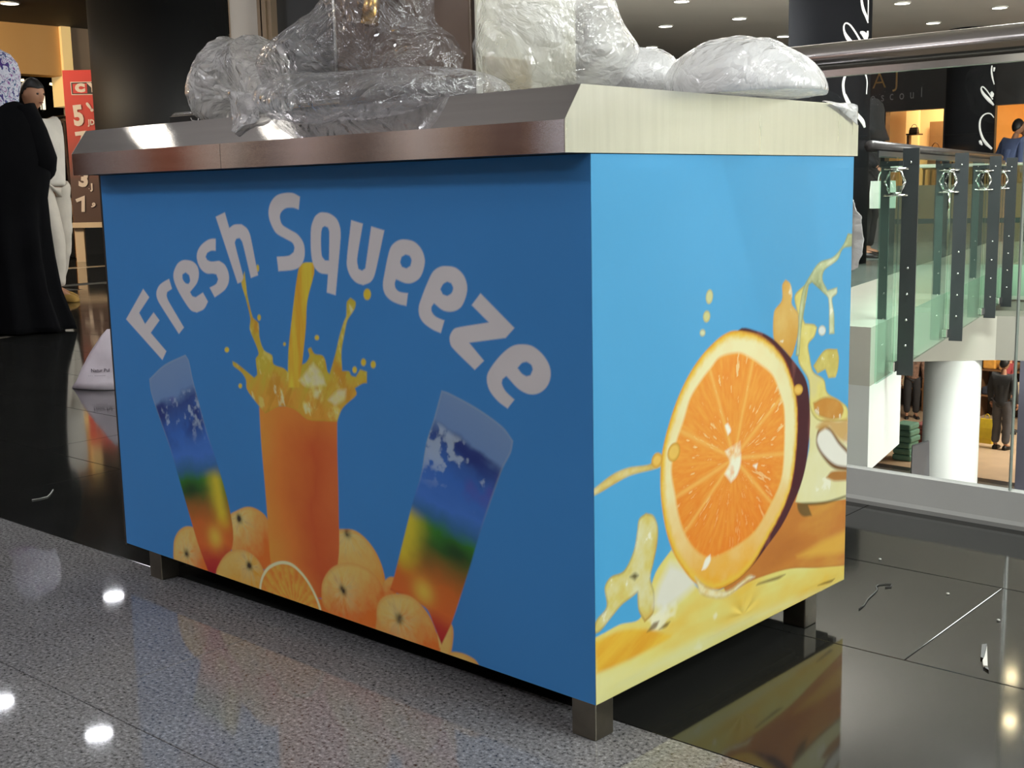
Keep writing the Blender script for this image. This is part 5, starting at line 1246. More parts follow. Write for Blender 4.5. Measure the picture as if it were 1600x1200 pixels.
for i in range(len(cuts) - 1):
    g0, g1 = cuts[i] + 0.02, cuts[i + 1] - 0.02
    if i == 0: g0 = TB0 - 0.0
    g_ = obj('glass_pane', MB().prism([P3(gb, g0, -0.006, 0), P3(gb, g1, -0.006, 0), P3(gb, g1, 0.006, 0), P3(gb, g0, 0.006, 0)], (0, 0, -0.315), (0, 0, 0.93)), green, hrl)
obj('tube', MB().tube([P3(gb, TB0, -0.06, 0.985), P3(gb, 5.6, -0.06, 0.985)], 0.032, 14), mat('handrail_dark', rgb(62, 58, 58), 0.3, 0.4), hrl, smooth=True)
obj('top_channel', MB().prism([P3(gb, TB0, -0.02, 0), P3(gb, 5.6, -0.02, 0), P3(gb, 5.6, -0.012, 0), P3(gb, TB0, -0.012, 0)], (0, 0, 0.925), (0, 0, 0.96)), fin_m, hrl)
# far balustrade glass to the right
fgA = gb + LINE * (bases[-1] + 0.25); 
fg = obj('glass_pane', MB().prism([(fgA[0] + 0.06, fgA[1] - 0.02, 0), (fgA[0] + 3.0, fgA[1] + 0.8, 0), (fgA[0] + 3.0, fgA[1] + 0.812, 0), (fgA[0] + 0.06, fgA[1] - 0.008, 0)], (0, 0, -0.245), (0, 0, 0.93)), green, hrl)

# lower level: shop goods
def on_l(px, py): return on(px, py, 2, LZ)
shelf_w = mat('shop_wood', rgb(120, 84, 52), 0.6, 0, 0.2, 4)
goods = [mat('goods_%s' % n, rgb(*c), 0.7, 0, 0.2, 9) for n, c in (('gold', (222, 160, 70)), ('cream', (226, 206, 170)), ('rust', (150, 70, 48)), ('navy', (44, 50, 66)), ('plum', (92, 52, 66)), ('tan', (188, 140, 92)))]
by = shop_y + 5.5
def rack_unit(pxa, pxb, label, n, seed):
    xa = on(pxa, 600, 1, by)[0]; xb = on(pxb, 600, 1, by)[0]
    t = thing('goods_shelf', label, 'shelf', ((xa + xb) / 2, by, LZ))
    obj('back', MB().box((xa, by + 0.3, LZ), (xb, by + 0.34, LZ + 3.3)), mat('shelf_back', rgb(60, 42, 30), 0.7, 0, 0.3, 3), t)
    levels = [0.5, 1.05, 1.6, 2.15, 2.7]
    for z in levels: obj('board', MB().box((xa, by - 0.25, LZ + z - 0.03), (xb, by + 0.299, LZ + z)), shelf_w, t)
    for x in (xa, xb - 0.05): obj('side', MB().box((x, by - 0.251, LZ), (x + 0.05, by + 0.2995, LZ + 3.3)), shelf_w, t)
    rnd = random.Random(seed); side = 'right' if pxa > 1500 else 'left'
    words = ['lowest', 'second', 'middle', 'fourth', 'top']; nth = ['first', 'second', 'third', 'fourth', 'fifth', 'sixth', 'seventh', 'eighth', 'ninth']
    for li, z in enumerate(levels):
        x = xa + 0.1; k = 0
        while x < xb - 0.35:
            w = rnd.uniform(0.22, 0.36); h = rnd.uniform(0.14, 0.36); c = rnd.randrange(6)
            o = obj('folded_goods', MB().box((x, by - 0.18, LZ + z + 0.001), (x + w, by + 0.22, LZ + z + h)), goods[c], None, bevel=0.03)
            tag(o, '%s goods, %s along the %s board %s of the white column' % (('gold', 'cream', 'rust', 'navy', 'plum', 'tan')[c], nth[k], words[li], side), 'goods', 'goods on the lower shop shelves'); x += w + rnd.uniform(0.04, 0.12); k += 1
rack_unit(1532, 1640, 'tall goods shelf in the lower shop right of the white column', 20, 4)
rack_unit(1395, 1452, 'tall goods shelf in the lower shop left of the white column', 10, 9)
# stacks of folded cloth
def cloth_stack(pxa, pxb, py_b, py_t, n, m, lab, group, dy=0.0):
    q = on_l((pxa + pxb) / 2, py_b); dep = (q - CAM) @ (_R @ np.array([0, 0, -1.0])); w = (pxb - pxa) * dep / FPX; H_ = (py_b - py_t) * dep / FPX
    for i in range(n):
        h = H_ / n; o = MB().box((q[0] - w / 2 + 0.01 * (i % 2), q[1] - 0.2, LZ + i * h + 0.002), (q[0] + w / 2 - 0.015 * (i % 3), q[1] + 0.2, LZ + (i + 1) * h - 0.004))
        ob = obj('folded_cloth', o, m, None, bevel=min(0.03, h * 0.4)); tag(ob, lab + ['at the bottom', 'second from the bottom', 'third from the bottom', 'fourth from the bottom', 'fifth from the bottom', 'at the top'][i if i < n - 1 else 5], 'folded cloth', group)
teal = mat('cloth_teal', rgb(104, 146, 128), 0.8, 0, 0.12, 9)
cloth_stack(1400, 1431, 717, 659, 6, teal, 'teal folded cloth of the lower shop stack, ', 'teal cloth stack')
cloth_stack(1431, 1454, 700, 660, 5, mat('cloth_redcheck', rgb(130, 78, 76), 0.8, 0, 0.7, 22), 'red patterned folded cloth beside the teal stack, ', 'red cloth stack')
yb = on_l(1541, 692); dep = 21.0
ybag = thing('yellow_bag', 'yellow carrier bag beside the person in the lower shop', 'bag', tuple(yb))
x, y, z = yb
obj('body', MB().rings([[(x + 0.135 * k * sx_, y + 0.07 * k2 * sy_, z + zz) for sx_, sy_ in ((-1, -0.6), (-0.9, -1), (0.9, -1), (1, -0.6), (1, 0.6), (0.9, 1), (-0.9, 1), (-1, 0.6))] for zz, k, k2 in ((0.001, 1.0, 1.0), (0.1, 1.02, 1.05), (0.3, 0.96, 0.8), (0.47, 0.92, 0.35))]), mat('bag_yellow', rgb(206, 178, 44), 0.5, 0, 0.15, 8), ybag)
obj('handle', MB().tube([(x + 0.05 * math.cos(a), y, z + 0.465 + 0.1 * math.sin(a)) for a in np.linspace(0, math.pi, 10)], 0.008, 6), MATS['bag_yellow'], ybag)
area_lamp('lower_shop_lamp', (-3.5, shop_y + 3.0, -0.5), (-3.5, shop_y + 3.8, LZ), 9.0, 2.0, 1300, (1.0, 0.90, 0.76))
lcq = at(1606, 700, 12.0)
o = struct('wall_pier', MB().box((lcq[0] - 0.02, lcq[1] - 0.25, LZ), (lcq[0] + 0.6, lcq[1] + 0.3, -0.72)), mat('pier_blue', rgb(128, 126, 142), 0.5, 0, 0.05, 2))

# litter on the floor
def floor_tube(name, pts, r, m, label, cat, lift=0.003):
    P = [on(x, y, 2, 0.0) + np.array([0, 0, lift + r]) for x, y in pts]
    return tag(obj(name, MB().tube(P, r, 8), m, None, smooth=True), label, cat)
wire_w = mat('wire_pale', rgb(190, 190, 186), 0.4, 0.2)
wire_b = mat('wire_black', rgb(14, 14, 14), 0.35)
floor_tube('wire_scrap', [(50, 782), (62, 780), (74, 777), (79, 772), (83, 766)], 0.0014, wire_w, 'thin pale wire scrap on the black floor at left', 'wire', 0.0003)
floor_tube('wire_scrap', [(1342, 953), (1350, 947), (1356, 937), (1366, 928), (1371, 922), (1369, 917), (1373, 914.5), (1382, 913.5), (1393, 914), (1392, 918), (1383, 919)], 0.0011, wire_b, 'thin black looped wire scrap near the back leg', 'wire', 0.0003)
sc_ = on(1538, 1030, 2, 0.0)
scrap = thing('foil_scrap', 'folded black and white scrap on the floor at right', 'scrap', tuple(sc_))
def fq(x, y, h=0.0): return on(x, y, 2, 0.0) + np.array([0, 0, h])
obj('black_side', MB().prism([fq(1534, 1010), fq(1542, 1009), fq(1537, 1032), fq(1532, 1030), fq(1533, 1022)], (0, 0, 0.0008), (0, 0, 0.004)), wire_b, scrap)
obj('white_side', MB().prism([fq(1542, 1013), fq(1543, 1045), fq(1536, 1044), fq(1535, 1036), fq(1538, 1030)], (0, 0, 0.0012), (0, 0, 0.0052)), mat('scrap_white', rgb(236, 234, 230), 0.5), scrap)
obj('torn_end', MB().prism([fq(1537, 1043), fq(1543, 1043), fq(1545, 1050), fq(1540, 1047)], (0, 0, 0.0008), (0, 0, 0.0035)), wire_b, scrap)
for i, (px, py) in enumerate(((1375, 875), (1481, 929), (1560, 970.5))):
    q = on(px, py, 2, 0.0)
    tag(obj('paper_crumb', MB().ell((q[0], q[1], 0.0022), (0.0035, 0.0025, 0.002), 6, 4), MATS['scrap_white']), ['tiny white crumb near the slab joint behind the counter', 'tiny white crumb in the middle of the right floor slab', 'tiny white crumb above the black and white scrap'][i], 'crumb', 'crumbs on the black floor')
# ------------------------------------------------------------------ people
def skin_mesh(V, edges, rad, sub=2, root=0):
    me = bpy.data.meshes.new('figure'); me.from_pydata([tuple(map(float, v)) for v in V], edges, []); me.update()
    o = bpy.data.objects.new('figure', me); COL.objects.link(o)
    md = o.modifiers.new('skin', 'SKIN'); md.use_smooth_shade = True
    for i, v in enumerate(me.skin_vertices[0].data):
        r = rad[i]; v.radius = (r, r) if not hasattr(r, '__len__') else r
        v.use_root = (i == root)
    s = o.modifiers.new('sub', 'SUBSURF'); s.levels = sub; s.render_levels = sub
    dg = bpy.context.evaluated_depsgraph_get(); dg.update()
    m2 = bpy.data.meshes.new_from_object(o.evaluated_get(dg))
    bpy.data.objects.remove(o); bpy.data.meshes.remove(me)
    return [tuple(v.co) for v in m2.vertices], [tuple(p.vertices) for p in m2.polygons]

def head_mb(mb, c, R3, h=0.235):
    """head with brow, nose, jaw, ears; R3 maps local (right, front, up)"""
    v, f = ico(4); P = v.copy()
    x, y, z = P[:, 0].copy(), P[:, 1].copy(), P[:, 2].copy()
    jaw = np.clip(-z, 0, 1)
    X = x * 0.34 * (1 - 0.28 * jaw ** 1.5); Y = y * 0.42 * (1 - 0.10 * jaw); Z = z * 0.52
    fr = np.clip(y, 0, 1)
    nose = np.exp(-((x / 0.16) ** 2 + ((z + 0.10) / 0.22) ** 2)) * (y > 0); Y = Y + nose * 0.085
    eye = (np.exp(-(((np.abs(x) - 0.36) / 0.17) ** 2 + ((z - 0.06) / 0.12) ** 2))) * (y > 0); Y = Y - eye * 0.035
    brow = np.exp(-(((np.abs(x) - 0.33) / 0.25) ** 2 + ((z - 0.24) / 0.07) ** 2)) * (y > 0); Y = Y + brow * 0.02
    chin = np.exp(-((x / 0.2) ** 2 + ((z + 0.85) / 0.15) ** 2)) * (y > 0); Y = Y + chin * 0.03
    lip = np.exp(-((x / 0.25) ** 2 + ((z + 0.48) / 0.07) ** 2)) * (y > 0); Y = Y + lip * 0.02
    ear = np.exp(-(((y + 0.02) / 0.14) ** 2 + ((z - 0.0) / 0.18) ** 2)) * (np.abs(x) > 0.5); X = X + np.sign(x) * ear * 0.05
    L = np.stack([X, Y, Z], 1) * h
    mb.add([c + R3 @ q for q in L], [tuple(t) for t in f])

def person(loc, face, H, label, skin, hair_c, top_c, leg_c, shoe_c, pose=None, group=None, hair_len=0.0, top_len=0.0, tilt=0.0, lean=0.0, sleeve=1.0):
    """standing figure; face = heading angle of the chest; pose overrides joints (right, front, up) for H=1.75"""
    t = thing('person', label, 'person', tuple(loc), group)
    c, s = math.cos(face), math.sin(face)          # front = (c, s)
    R3 = np.array([[s, c, 0], [-c, s, 0], [0, 0, 1.0]]); k = H / 1.75
    J = dict(pelvis=(0, 0, 0.95), waist=(0, 0.0, 1.10), chest=(0, 0.01, 1.30), neck=(0, 0.0, 1.47), headb=(0, 0.02, 1.56),
             shl=(-0.18, 0, 1.42), ell=(-0.24, -0.02, 1.14), wrl=(-0.25, 0.06, 0.90), shr=(0.18, 0, 1.42), elr=(0.24, -0.02, 1.14), wrr=(0.25, 0.06, 0.90),
             hpl=(-0.09, 0, 0.90), knl=(-0.10, 0.02, 0.50), anl=(-0.10, -0.02, 0.085), tol=(-0.12, 0.14, 0.03),
             hpr=(0.09, 0, 0.90), knr=(0.10, 0.02, 0.50), anr=(0.10, -0.02, 0.085), tor=(0.12, 0.14, 0.03))
    if pose: J.update(pose)
    for key in ('chest', 'neck', 'headb', 'shl', 'shr', 'ell', 'elr', 'wrl', 'wrr'):
        if not (pose and key in pose):
            q = J[key]; J[key] = (q[0], q[1] + lean * (q[2] - 0.95), q[2])
    W3 = {n: np.array(loc) + k * (R3 @ np.array(q)) for n, q in J.items()}
    rad = dict(pelvis=0.10, waist=0.09, chest=0.095, neck=0.05, headb=0.055, shl=0.05, ell=0.040, wrl=0.028, shr=0.05, elr=0.042, wrr=0.028,
               hpl=0.088, knl=0.058, anl=0.038, tol=0.03, hpr=0.088, knr=0.058, anr=0.038, tor=0.03)
    names = list(W3); V = [W3[n] for n in names]; ed = []; rr_ = [rad[n] * k for n in names]
    idx = {n: i for i, n in enumerate(names)}
    for a, b in (('pelvis', 'waist'), ('waist', 'chest'), ('chest', 'neck'), ('neck', 'headb'), ('chest', 'shl'), ('shl', 'ell'), ('ell', 'wrl'), ('chest', 'shr'), ('shr', 'elr'), ('elr', 'wrr'),
                 ('pelvis', 'hpl'), ('hpl', 'knl'), ('knl', 'anl'), ('anl', 'tol'), ('pelvis', 'hpr'), ('hpr', 'knr'), ('knr', 'anr'), ('anr', 'tor')): ed.append((idx[a], idx[b]))
    mb = MB(); v, f = skin_mesh(V, ed, rr_, 2); mb.add(v, f)
    # hands: palm and five bent fingers, each its own chain
    for sd, w_, e_ in ((-1, 'wrl', 'ell'), (1, 'wrr', 'elr')):
        d = W3[w_] - W3[e_]; d /= np.linalg.norm(d); side = R3 @ np.array([0, 1.0, 0]); side -= d * (side @ d); side /= np.linalg.norm(side); inw = np.cross(d, side) * (-sd); inw /= np.linalg.norm(inw)
        p0 = W3[w_]; pl_ = p0 + d * 0.085 * k
        v, f = skin_mesh([p0, p0 + d * 0.045 * k, pl_], [(0, 1), (1, 2)], [0.026 * k, (0.034 * k, 0.018 * k), (0.036 * k, 0.015 * k)], 1); mb.add(v, f)
        for fi, (o_, ln) in enumerate(((0.030, 0.070), (0.010, 0.080), (-0.010, 0.075), (-0.030, 0.058))):
            b0 = pl_ + side * o_ * k - d * 0.01 * k; b1 = b0 + d * ln * 0.5 * k + inw * 0.008 * k; b2 = b0 + d * ln * 0.85 * k + inw * 0.03 * k
            v, f = skin_mesh([b0, b1, b2], [(0, 1), (1, 2)], [0.009 * k, 0.0085 * k, 0.007 * k], 1); mb.add(v, f)
        b0 = p0 + d * 0.03 * k + side * 0.025 * k; v, f = skin_mesh([b0, b0 + (d * 0.03 + side * 0.03) * k, b0 + (d * 0.062 + side * 0.036 + inw * 0.01) * k], [(0, 1), (1, 2)], [0.011 * k, 0.0095 * k, 0.008 * k], 1); mb.add(v, f)
    hc = W3['headb'] + R3 @ np.array([0, 0.02, 0.085]) * k
    ct, st_ = math.cos(tilt), math.sin(tilt); RH = R3 @ np.array([[1, 0, 0], [0, ct, st_], [0, -st_, ct]])
    head_mb(mb, hc, RH, 0.235 * k)
    obj('body', mb, skin, t, smooth=True)
    # eyes and brows
    for sx_ in (-1, 1):
        e = hc + RH @ (np.array([sx_ * 0.122, 0.362, 0.03]) * 0.235 * k); obj('eye', MB().ell(e, (0.011 * k, 0.011 * k, 0.008 * k), 8, 6), mat('eye_dark', rgb(34, 26, 22), 0.3), t, smooth=True)
    e = hc + RH @ (np.array([0, 0.40, -0.26]) * 0.235 * k); obj('mouth', MB().ell(e, (0.018 * k, 0.018 * k, 0.005 * k), 8, 5), mat('lip', rgb(140, 84, 74), 0.5), t, smooth=True)
    # hair: cap over the back and top of the skull
    if hair_c is not None:
        v, f = ico(4); keep = (v[:, 2] > 0.34 - 0.9 * np.clip(-v[:, 1] + 0.25, 0, 1.2))
        ff = [tuple(q) for q in f if keep[q].all()]
        L = np.stack([v[:, 0] * 0.375, v[:, 1] * 0.445 - 0.015, v[:, 2] * 0.56], 1) * 0.235 * k
        L += (np.abs(vnoise(v * 9, 3)) * 0.004 * k)[:, None] * v
        used = sorted({i for q in ff for i in q}); mp = {i: n for n, i in enumerate(used)}
        o = obj('hair', MB().add([hc + RH @ L[i] for i in used], [tuple(mp[i] for i in q) for q in ff]), hair_c, t, smooth=True)
        o.modifiers.new('thick', 'SOLIDIFY').thickness = 0.006
        if hair_len:
            rings = [[hc + RH @ (np.array([math.cos(a) * (0.36 + 0.05 * j), math.sin(a) * 0.30 - 0.22, 0.1 - j * 0.22]) * 0.235 * k) for a in np.linspace(0, 2 * math.pi, 16, endpoint=False)] for j in range(int(2 + hair_len * 6))]
            obj('long_hair', MB().rings(rings), hair_c, t, smooth=True)
    # clothes
    hem = 0.90 - top_len
    TV = [np.array(loc) + k * (R3 @ np.array((0, 0.0, hem))), W3['waist'], W3['chest'], (W3['chest'] + W3['neck'] * 2) / 3, W3['shl'], W3['ell'], W3['wrl'] * sleeve + W3['ell'] * (1 - sleeve), W3['shr'], W3['elr'], W3['wrr'] * sleeve + W3['elr'] * (1 - sleeve)]
    v, f = skin_mesh(TV, [(0, 1), (1, 2), (2, 3), (2, 4), (4, 5), (5, 6), (2, 7), (7, 8), (8, 9)], [r * k for r in (0.150, 0.145, 0.165, 0.088, 0.092, 0.066, 0.050, 0.092, 0.066, 0.050)], 2, 1)
    v = np.array(v); v = v + 0.006 * np.stack([vnoise(v * 14, i) for i in (1, 2, 3)], 1)
    obj('top', MB().add(v, f), top_c, t, smooth=True)
    LV = [W3['pelvis'] + (0, 0, 0.06 * k), W3['hpl'], W3['knl'], W3['anl'] + (0, 0, 0.02), W3['hpr'], W3['knr'], W3['anr'] + (0, 0, 0.02)]
    v, f = skin_mesh(LV, [(0, 1), (1, 2), (2, 3), (0, 4), (4, 5), (5, 6)], [r * k for r in (0.125, 0.110, 0.086, 0.078, 0.110, 0.086, 0.078)], 2, 0)
    v = np.array(v); v = v + 0.008 * np.stack([vnoise(v * 16, i) for i in (4, 5, 6)], 1)
    obj('trousers', MB().add(v, f), leg_c, t, smooth=True)
    for a_, b_ in (('anl', 'tol'), ('anr', 'tor')):
        heel = W3[a_].copy(); toe = W3[b_].copy(); d = toe - heel; d[2] = 0; d /= np.linalg.norm(d); sdv = np.array([-d[1], d[0], 0]); z0 = loc[2] + 0.0015
        rings = []
        for q, w, hgt in ((-0.06, 0.030, 0.05), (-0.045, 0.042, 0.085), (0.03, 0.046, 0.095), (0.10, 0.048, 0.07), (0.17, 0.050, 0.055), (0.215, 0.038, 0.04), (0.23, 0.016, 0.03)):
            b = np.array([heel[0], heel[1], z0]) + d * q * k
            rings.append([b + sdv * w * k * x_ + np.array([0, 0, hgt * k * y_]) for x_, y_ in ((-0.9, 0), (-1, 0.25), (-0.85, 0.7), (-0.35, 1), (0.35, 1), (0.85, 0.7), (1, 0.25), (0.9, 0))])
        obj('shoe', MB().rings(rings), shoe_c, t, smooth=True)
    return t, W3, R3, k

skin_a = mat('skin_olive', rgb(176, 128, 100), 0.5, 0, 0.06, 8)
hair_k = mat('hair_black', rgb(20, 17, 16), 0.5, 0, 0.3, 40)
cot_w = mat('cotton_white', rgb(206, 200, 192), 0.85, 0, 0.08, 10, 0.25, 24)
cot_s = mat('cotton_stone', rgb(196, 188, 178), 0.85, 0, 0.08, 10, 0.3, 20)
suede = mat('suede_tan', rgb(150, 116, 52), 0.8, 0, 0.15, 14)

# man in pale clothes, striding right behind the woman
mp_ = on(90, 469, 2, 0.0)
look = math.atan2(CAM[1] - mp_[1], CAM[0] - mp_[0])
mz = (mp_[0], mp_[1], 0.0)
person(mz, look + 0.75, 1.70, 'man in white shirt, pale trousers and tan shoes behind the woman in black', skin_a, hair_k, cot_w, cot_s, suede,
       pose=dict(tor=(0.10, 0.26, 0.03), anr=(0.09, 0.10, 0.085), knr=(0.09, 0.12, 0.50), tol=(-0.12, 0.02, 0.03), anl=(-0.11, -0.14, 0.085), knl=(-0.10, 0.0, 0.50), elr=(0.20, -0.16, 1.14), wrr=(0.18, -0.10, 0.90), ell=(-0.22, -0.14, 1.14), wrl=(-0.20, -0.10, 0.90)), tilt=0.08, lean=-0.22)

# woman in a black abaya, seen from behind
wp = on(24, 519, 2, 0.0)
wl = np.array([wp[0], wp[1], 0.0])
wdep = (wl - CAM) @ (_R @ np.array([0, 0, -1.0]))
woman = thing('person', 'woman in a long black robe and floral headscarf at the left edge', 'person', tuple(wl))
wr = RGT; wf = FWD
R3w = np.stack([wr, wf, np.array([0, 0, 1.0])], 1)
kk = wdep / FPX
Jw = dict(pelvis=(0, 0, 0.90), waist=(0, 0, 1.02), chest=(0, 0, 1.22), neck=(0, 0, 1.37), headb=(0, 0.02, 1.44), shl=(-0.16, 0, 1.32), ell=(-0.22, -0.02, 1.05), wrl=(-0.16, 0.16, 0.98), shr=(0.16, 0, 1.32), elr=(0.24, -0.02, 1.06), wrr=(0.16, 0.18, 1.0),
          hpl=(-0.08, 0, 0.85), knl=(-0.09, 0.02, 0.47), anl=(-0.09, -0.02, 0.08), tol=(-0.1, 0.13, 0.03), hpr=(0.08, 0, 0.85), knr=(0.09, 0.02, 0.47), anr=(0.09, -0.02, 0.08), tor=(0.1, 0.13, 0.03))
nm = list(Jw); VW = [wl + R3w @ np.array(Jw[n]) for n in nm]; ix = {n: i for i, n in enumerate(nm)}
rw = dict(pelvis=0.11, waist=0.1, chest=0.115, neck=0.045, headb=0.05, shl=0.055, ell=0.038, wrl=0.025, shr=0.055, elr=0.038, wrr=0.025, hpl=0.08, knl=0.05, anl=0.034, tol=0.028, hpr=0.08, knr=0.05, anr=0.034, tor=0.028)
v, f = skin_mesh(VW, [(ix[a], ix[b]) for a, b in (('pelvis', 'waist'), ('waist', 'chest'), ('chest', 'neck'), ('neck', 'headb'), ('chest', 'shl'), ('shl', 'ell'), ('ell', 'wrl'), ('chest', 'shr'), ('shr', 'elr'), ('elr', 'wrr'), ('pelvis', 'hpl'), ('hpl', 'knl'), ('knl', 'anl'), ('anl', 'tol'), ('pelvis', 'hpr'), ('hpr', 'knr'), ('knr', 'anr'), ('anr', 'tor'))], [rw[n] for n in nm], 2)
mbw_ = MB().add(v, f); hcw = wl + R3w @ np.array([0, 0.04, 1.53]); head_mb(mbw_, hcw, R3w, 0.225)
for sd, w_, e_ in ((-1, 'wrl', 'ell'), (1, 'wrr', 'elr')):
    p0 = wl + R3w @ np.array(Jw[w_]); d = p0 - (wl + R3w @ np.array(Jw[e_])); d /= np.linalg.norm(d); side = np.array([0, 0, 1.0]); side -= d * (side @ d); side /= np.linalg.norm(side)
    for o_, ln in ((0.028, 0.12), (0.010, 0.14), (-0.010, 0.135), (-0.028, 0.115)):
        v, f = skin_mesh([p0, p0 + d * ln * 0.6 + side * o_, p0 + d * ln + side * o_ - wr * sd * 0.02], [(0, 1), (1, 2)], [0.018, 0.010, 0.007], 1); mbw_.add(v, f)
    v, f = skin_mesh([p0 + d * 0.02, p0 + d * 0.06 + side * 0.04, p0 + d * 0.09 + side * 0.045], [(0, 1), (1, 2)], [0.014, 0.010, 0.008], 1); mbw_.add(v, f)
obj('body', mbw_, skin_a, woman, smooth=True)
robe_m = mat('robe_black', (0.0035, 0.0035, 0.0045), 0.9, 0, 0.3, 6, spec=0.08)
# robe: right outline taken from her silhouette, folds deepen towards the hem
def halfw(py, px): return (px - 22) * kk
prof_r = [(0.012, 0.305), (0.05, 0.300), (0.25, 0.268), (0.45, 0.252), (0.62, 0.248), (0.80, 0.252), (0.93, 0.28), (1.02, 0.285), (1.12, 0.268), (1.22, 0.245), (1.30, 0.215), (1.35, 0.16), (1.385, 0.085), (1.41, 0.055)]
rings = []
for z, r in prof_r:
    ring = []
    fd = max(0.0, (0.95 - z)) * 0.035
    for a in np.linspace(0, 2 * math.pi, 72, endpoint=False):
        rx = r + fd * math.sin(9 * a + 2 * z) + 0.3 * fd * math.sin(23 * a); ry = (r * 0.78 + fd * math.sin(9 * a + 2 * z)) * (1.0 if z < 1.3 else 0.8)
        tr_ = 0.035 * max(0, 0.25 - z) / 0.25 * max(0, math.cos(a)) ** 3
        ring.append(wl + wr * ((rx + tr_) * math.cos(a)) + wf * (ry * math.sin(a)) + np.array([0, 0, z]))
    rings.append(ring)
obj('robe', MB().rings(rings), robe_m, woman, smooth=True)
sleeve = MB()
for sd in (1, -1):
    P = [wl + R3w @ np.array(q) for q in ((sd * 0.16, 0, 1.33), (sd * 0.215, -0.01, 1.18), (sd * 0.255, -0.02, 1.03), (sd * 0.20, 0.10, 0.98), (sd * 0.15, 0.20, 0.99))]
    s_o = obj('sleeve', MB().tube(P, [0.07, 0.078, 0.085, 0.085, 0.10], 18), robe_m, woman, smooth=True)
scarf_m = bpy.data.materials.new('floral_scarf'); scarf_m.use_nodes = True
nt = scarf_m.node_tree; tc = nt.nodes.new('ShaderNodeTexCoord'); vo = nt.nodes.new('ShaderNodeTexNoise'); vo.inputs['Scale'].default_value = 26; vo.inputs['Detail'].default_value = 5; vo.inputs['Distortion'].default_value = 1.5
nt.links.new(tc.outputs['Object'], vo.inputs['Vector']); rp = nt.nodes.new('ShaderNodeValToRGB'); rp.color_ramp.interpolation = 'CONSTANT'; e = rp.color_ramp.elements
e[0].position = 0.0; e[0].color = rgb(70, 40, 120); e[1].position = 0.40; e[1].color = rgb(60, 100, 140)
for p_, c_ in ((0.45, rgb(206, 206, 222)), (0.55, rgb(190, 190, 212)), (0.60, rgb(130, 60, 140)), (0.66, rgb(200, 200, 220))):
    q_ = e.new(p_); q_.color = c_
nt.links.new(vo.outputs['Fac'], rp.inputs[0]); nt.links.new(rp.outputs[0], nt.nodes['Principled BSDF'].inputs['Base Color']); nt.nodes['Principled BSDF'].inputs['Roughness'].default_value = 0.8
rings = []
for z, r, oy in ((1.27, 0.150, 0.0), (1.325, 0.145, 0.0), (1.37, 0.128, 0.0), (1.42, 0.125, 0.01), (1.48, 0.138, 0.015), (1.55, 0.142, 0.02), (1.61, 0.126, 0.03), (1.66, 0.09, 0.035), (1.685, 0.04, 0.04)):
    rings.append([wl + wr * (r * math.cos(a) * (1 + 0.03 * math.sin(4 * a + 9 * z))) + wf * (oy + (r * 1.12 if z > 1.4 else r * 0.85) * math.sin(a) * (0.86 if math.sin(a) > 0 else 1)) + np.array([0, 0, z - 0.02 * math.cos(a)]) for a in np.linspace(0, 2 * math.pi, 40, endpoint=False)])
sf = obj('headscarf', MB().rings(rings), scarf_m, woman, smooth=True)
obj('scarf_band', MB().rings([[wl + wr * ((0.150 + j * 0.006) * math.cos(a)) + wf * (0.13 * math.sin(a)) + np.array([0, 0, 1.335 - 0.016 * j + 0.05 * math.cos(a) * -1]) for a in np.linspace(0, 2 * math.pi, 40, endpoint=False)] for j in range(3)], cap=False), mat('scarf_purple', rgb(110, 40, 130), 0.8), woman, smooth=True)
for s_ in (-1, 1):
    q = wl + R3w @ np.array([s_ * 0.09, 0.0, 0.0])
    obj('shoe', MB().rings([[q + wr * (w * x_) + wf * d_ + np.array([0, 0, 0.002 + h_ * y_]) for x_, y_ in ((-1, 0), (-1, 0.6), (-0.5, 1), (0.5, 1), (1, 0.6), (1, 0))] for d_, w, h_ in ((-0.07, 0.03, 0.05), (0.0, 0.042, 0.08), (0.1, 0.045, 0.05), (0.17, 0.03, 0.03))]), robe_m, woman, smooth=True)

# people across the void
pb = on(1572, 300, 1, 18.5); zf = 0.0
dirc = math.atan2(CAM[1] - pb[1], CAM[0] - pb[0])
person((pb[0], pb[1], 0.0), dirc + 2.4, 1.72, 'person in a blue shirt beyond the narrow dark column', skin_a, hair_k, mat('shirt_blue', rgb(96, 110, 150), 0.85, 0, 0.1, 9), mat('trouser_charcoal', rgb(44, 44, 48), 0.8, 0, 0.1, 9), leather_black, lean=0.28)
pc = on(1596, 300, 1, 19.5)
person((pc[0], pc[1], 0.0), dirc + 0.6, 1.70, 'person in dark clothes at the right edge by the amber shop', skin_a, hair_k, mat('coat_dark', rgb(60, 44, 40), 0.85, 0, 0.15, 9), MATS['trouser_charcoal'], leather_black)
pd = on(1352, 402, 2, 0.0)
t_, W_, R_, k_ = person((pd[0], pd[1], 0.0), dirc + 1.3, 1.62, 'person in black carrying a white bag behind the chrome bar', skin_a, None, mat('coat_black', rgb(22, 22, 24), 0.85, 0, 0.15, 9), mat('skirt_black', rgb(26, 24, 25), 0.85, 0, 0.15, 9), leather_black,
                        pose=dict(elr=(0.26, 0.06, 1.16), wrr=(0.26, 0.22, 1.02)), top_len=0.3)
obj('veil', MB().rings([[W_['headb'] + np.array([0, 0, dz]) * 1.0 + R_ @ (np.array([math.cos(a) * r, math.sin(a) * r * 1.15 + 0.01, 0])) for a in np.linspace(0, 2 * math.pi, 20, endpoint=False)] for dz, r in ((-0.22, 0.17), (-0.1, 0.13), (0.0, 0.115), (0.09, 0.118), (0.16, 0.10), (0.205, 0.06), (0.222, 0.02))]), MATS['coat_black'], t_, smooth=True)
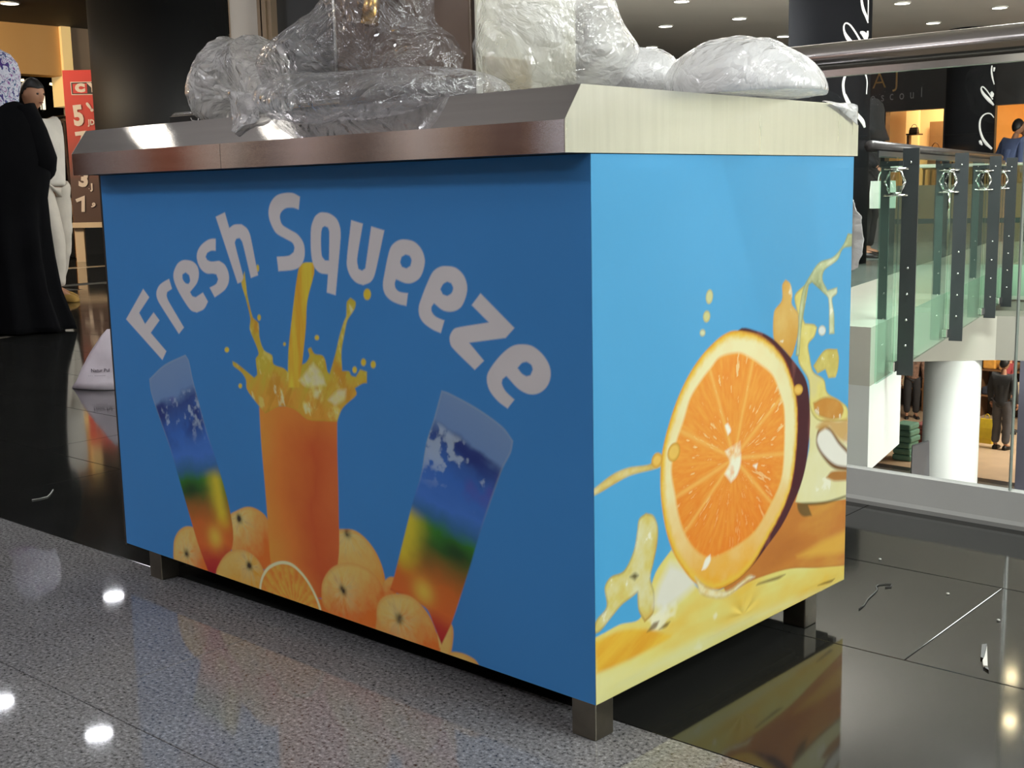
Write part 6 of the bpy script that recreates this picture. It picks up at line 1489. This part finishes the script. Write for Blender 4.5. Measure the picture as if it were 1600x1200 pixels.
hb = W_['wrr'] + (R_ @ np.array([0.0, 0.06, -0.06]))
cbg = thing('shopping_bag', 'pale shopping bag held by the person in black behind the glass', 'bag', tuple(hb - np.array([0, 0, 0.36])))
dxy = np.array([RGT[0], RGT[1], 0])
obj('body', MB().rings([[hb + dxy * (0.125 * k * sx_) + FWD * (0.05 * sy_ * k2) + np.array([0, 0, zz]) for sx_, sy_ in ((-1, -0.7), (-0.9, -1), (0.9, -1), (1, -0.7), (1, 0.7), (0.9, 1), (-0.9, 1), (-1, 0.7))] for zz, k, k2 in ((-0.36, 1, 1), (-0.2, 1.02, 1), (-0.08, 0.98, 0.6))]), mat('paper_pale', rgb(206, 220, 206), 0.7, 0, 0.06, 6), cbg)
obj('handle', MB().tube([hb + dxy * (0.05 * math.cos(a)) + np.array([0, 0, -0.085 + 0.11 * math.sin(a)]) for a in np.linspace(0, math.pi, 10)], 0.006, 6), MATS['paper_pale'], cbg)

# people in the lower shop
pe = on_l(1563, 702)
dl = math.atan2(CAM[1] - pe[1], CAM[0] - pe[0])
person((pe[0], pe[1], LZ + 0.0005), dl + 2.7, 1.72, 'person in a dark jacket and grey trousers beside the yellow bag', skin_a, hair_k, mat('jacket_dark', rgb(46, 48, 52), 0.85, 0, 0.12, 9), mat('trouser_grey', rgb(84, 84, 90), 0.85, 0, 0.1, 9), leather_black, top_len=0.12)
pf = on(1572, 600, 1, pe[1] + 1.6)
person((pf[0] + 0.05, pf[1], LZ + 0.0005), dl + 1.4, 1.70, 'person in a dark red top behind the dark jacket in the lower shop', skin_a, hair_k, mat('top_red', rgb(130, 44, 48), 0.85, 0, 0.12, 9), MATS['trouser_charcoal'], leather_black)
pg = on(1424, 640, 1, shop_y + 4.4)
person((pg[0], pg[1], LZ + 0.0005), dl + 0.2, 1.64, 'person with long black hair and patterned top above the teal cloth', skin_a, hair_k, mat('top_pattern', rgb(126, 98, 84), 0.85, 0, 0.6, 26), MATS['trouser_charcoal'], leather_black, hair_len=0.5)
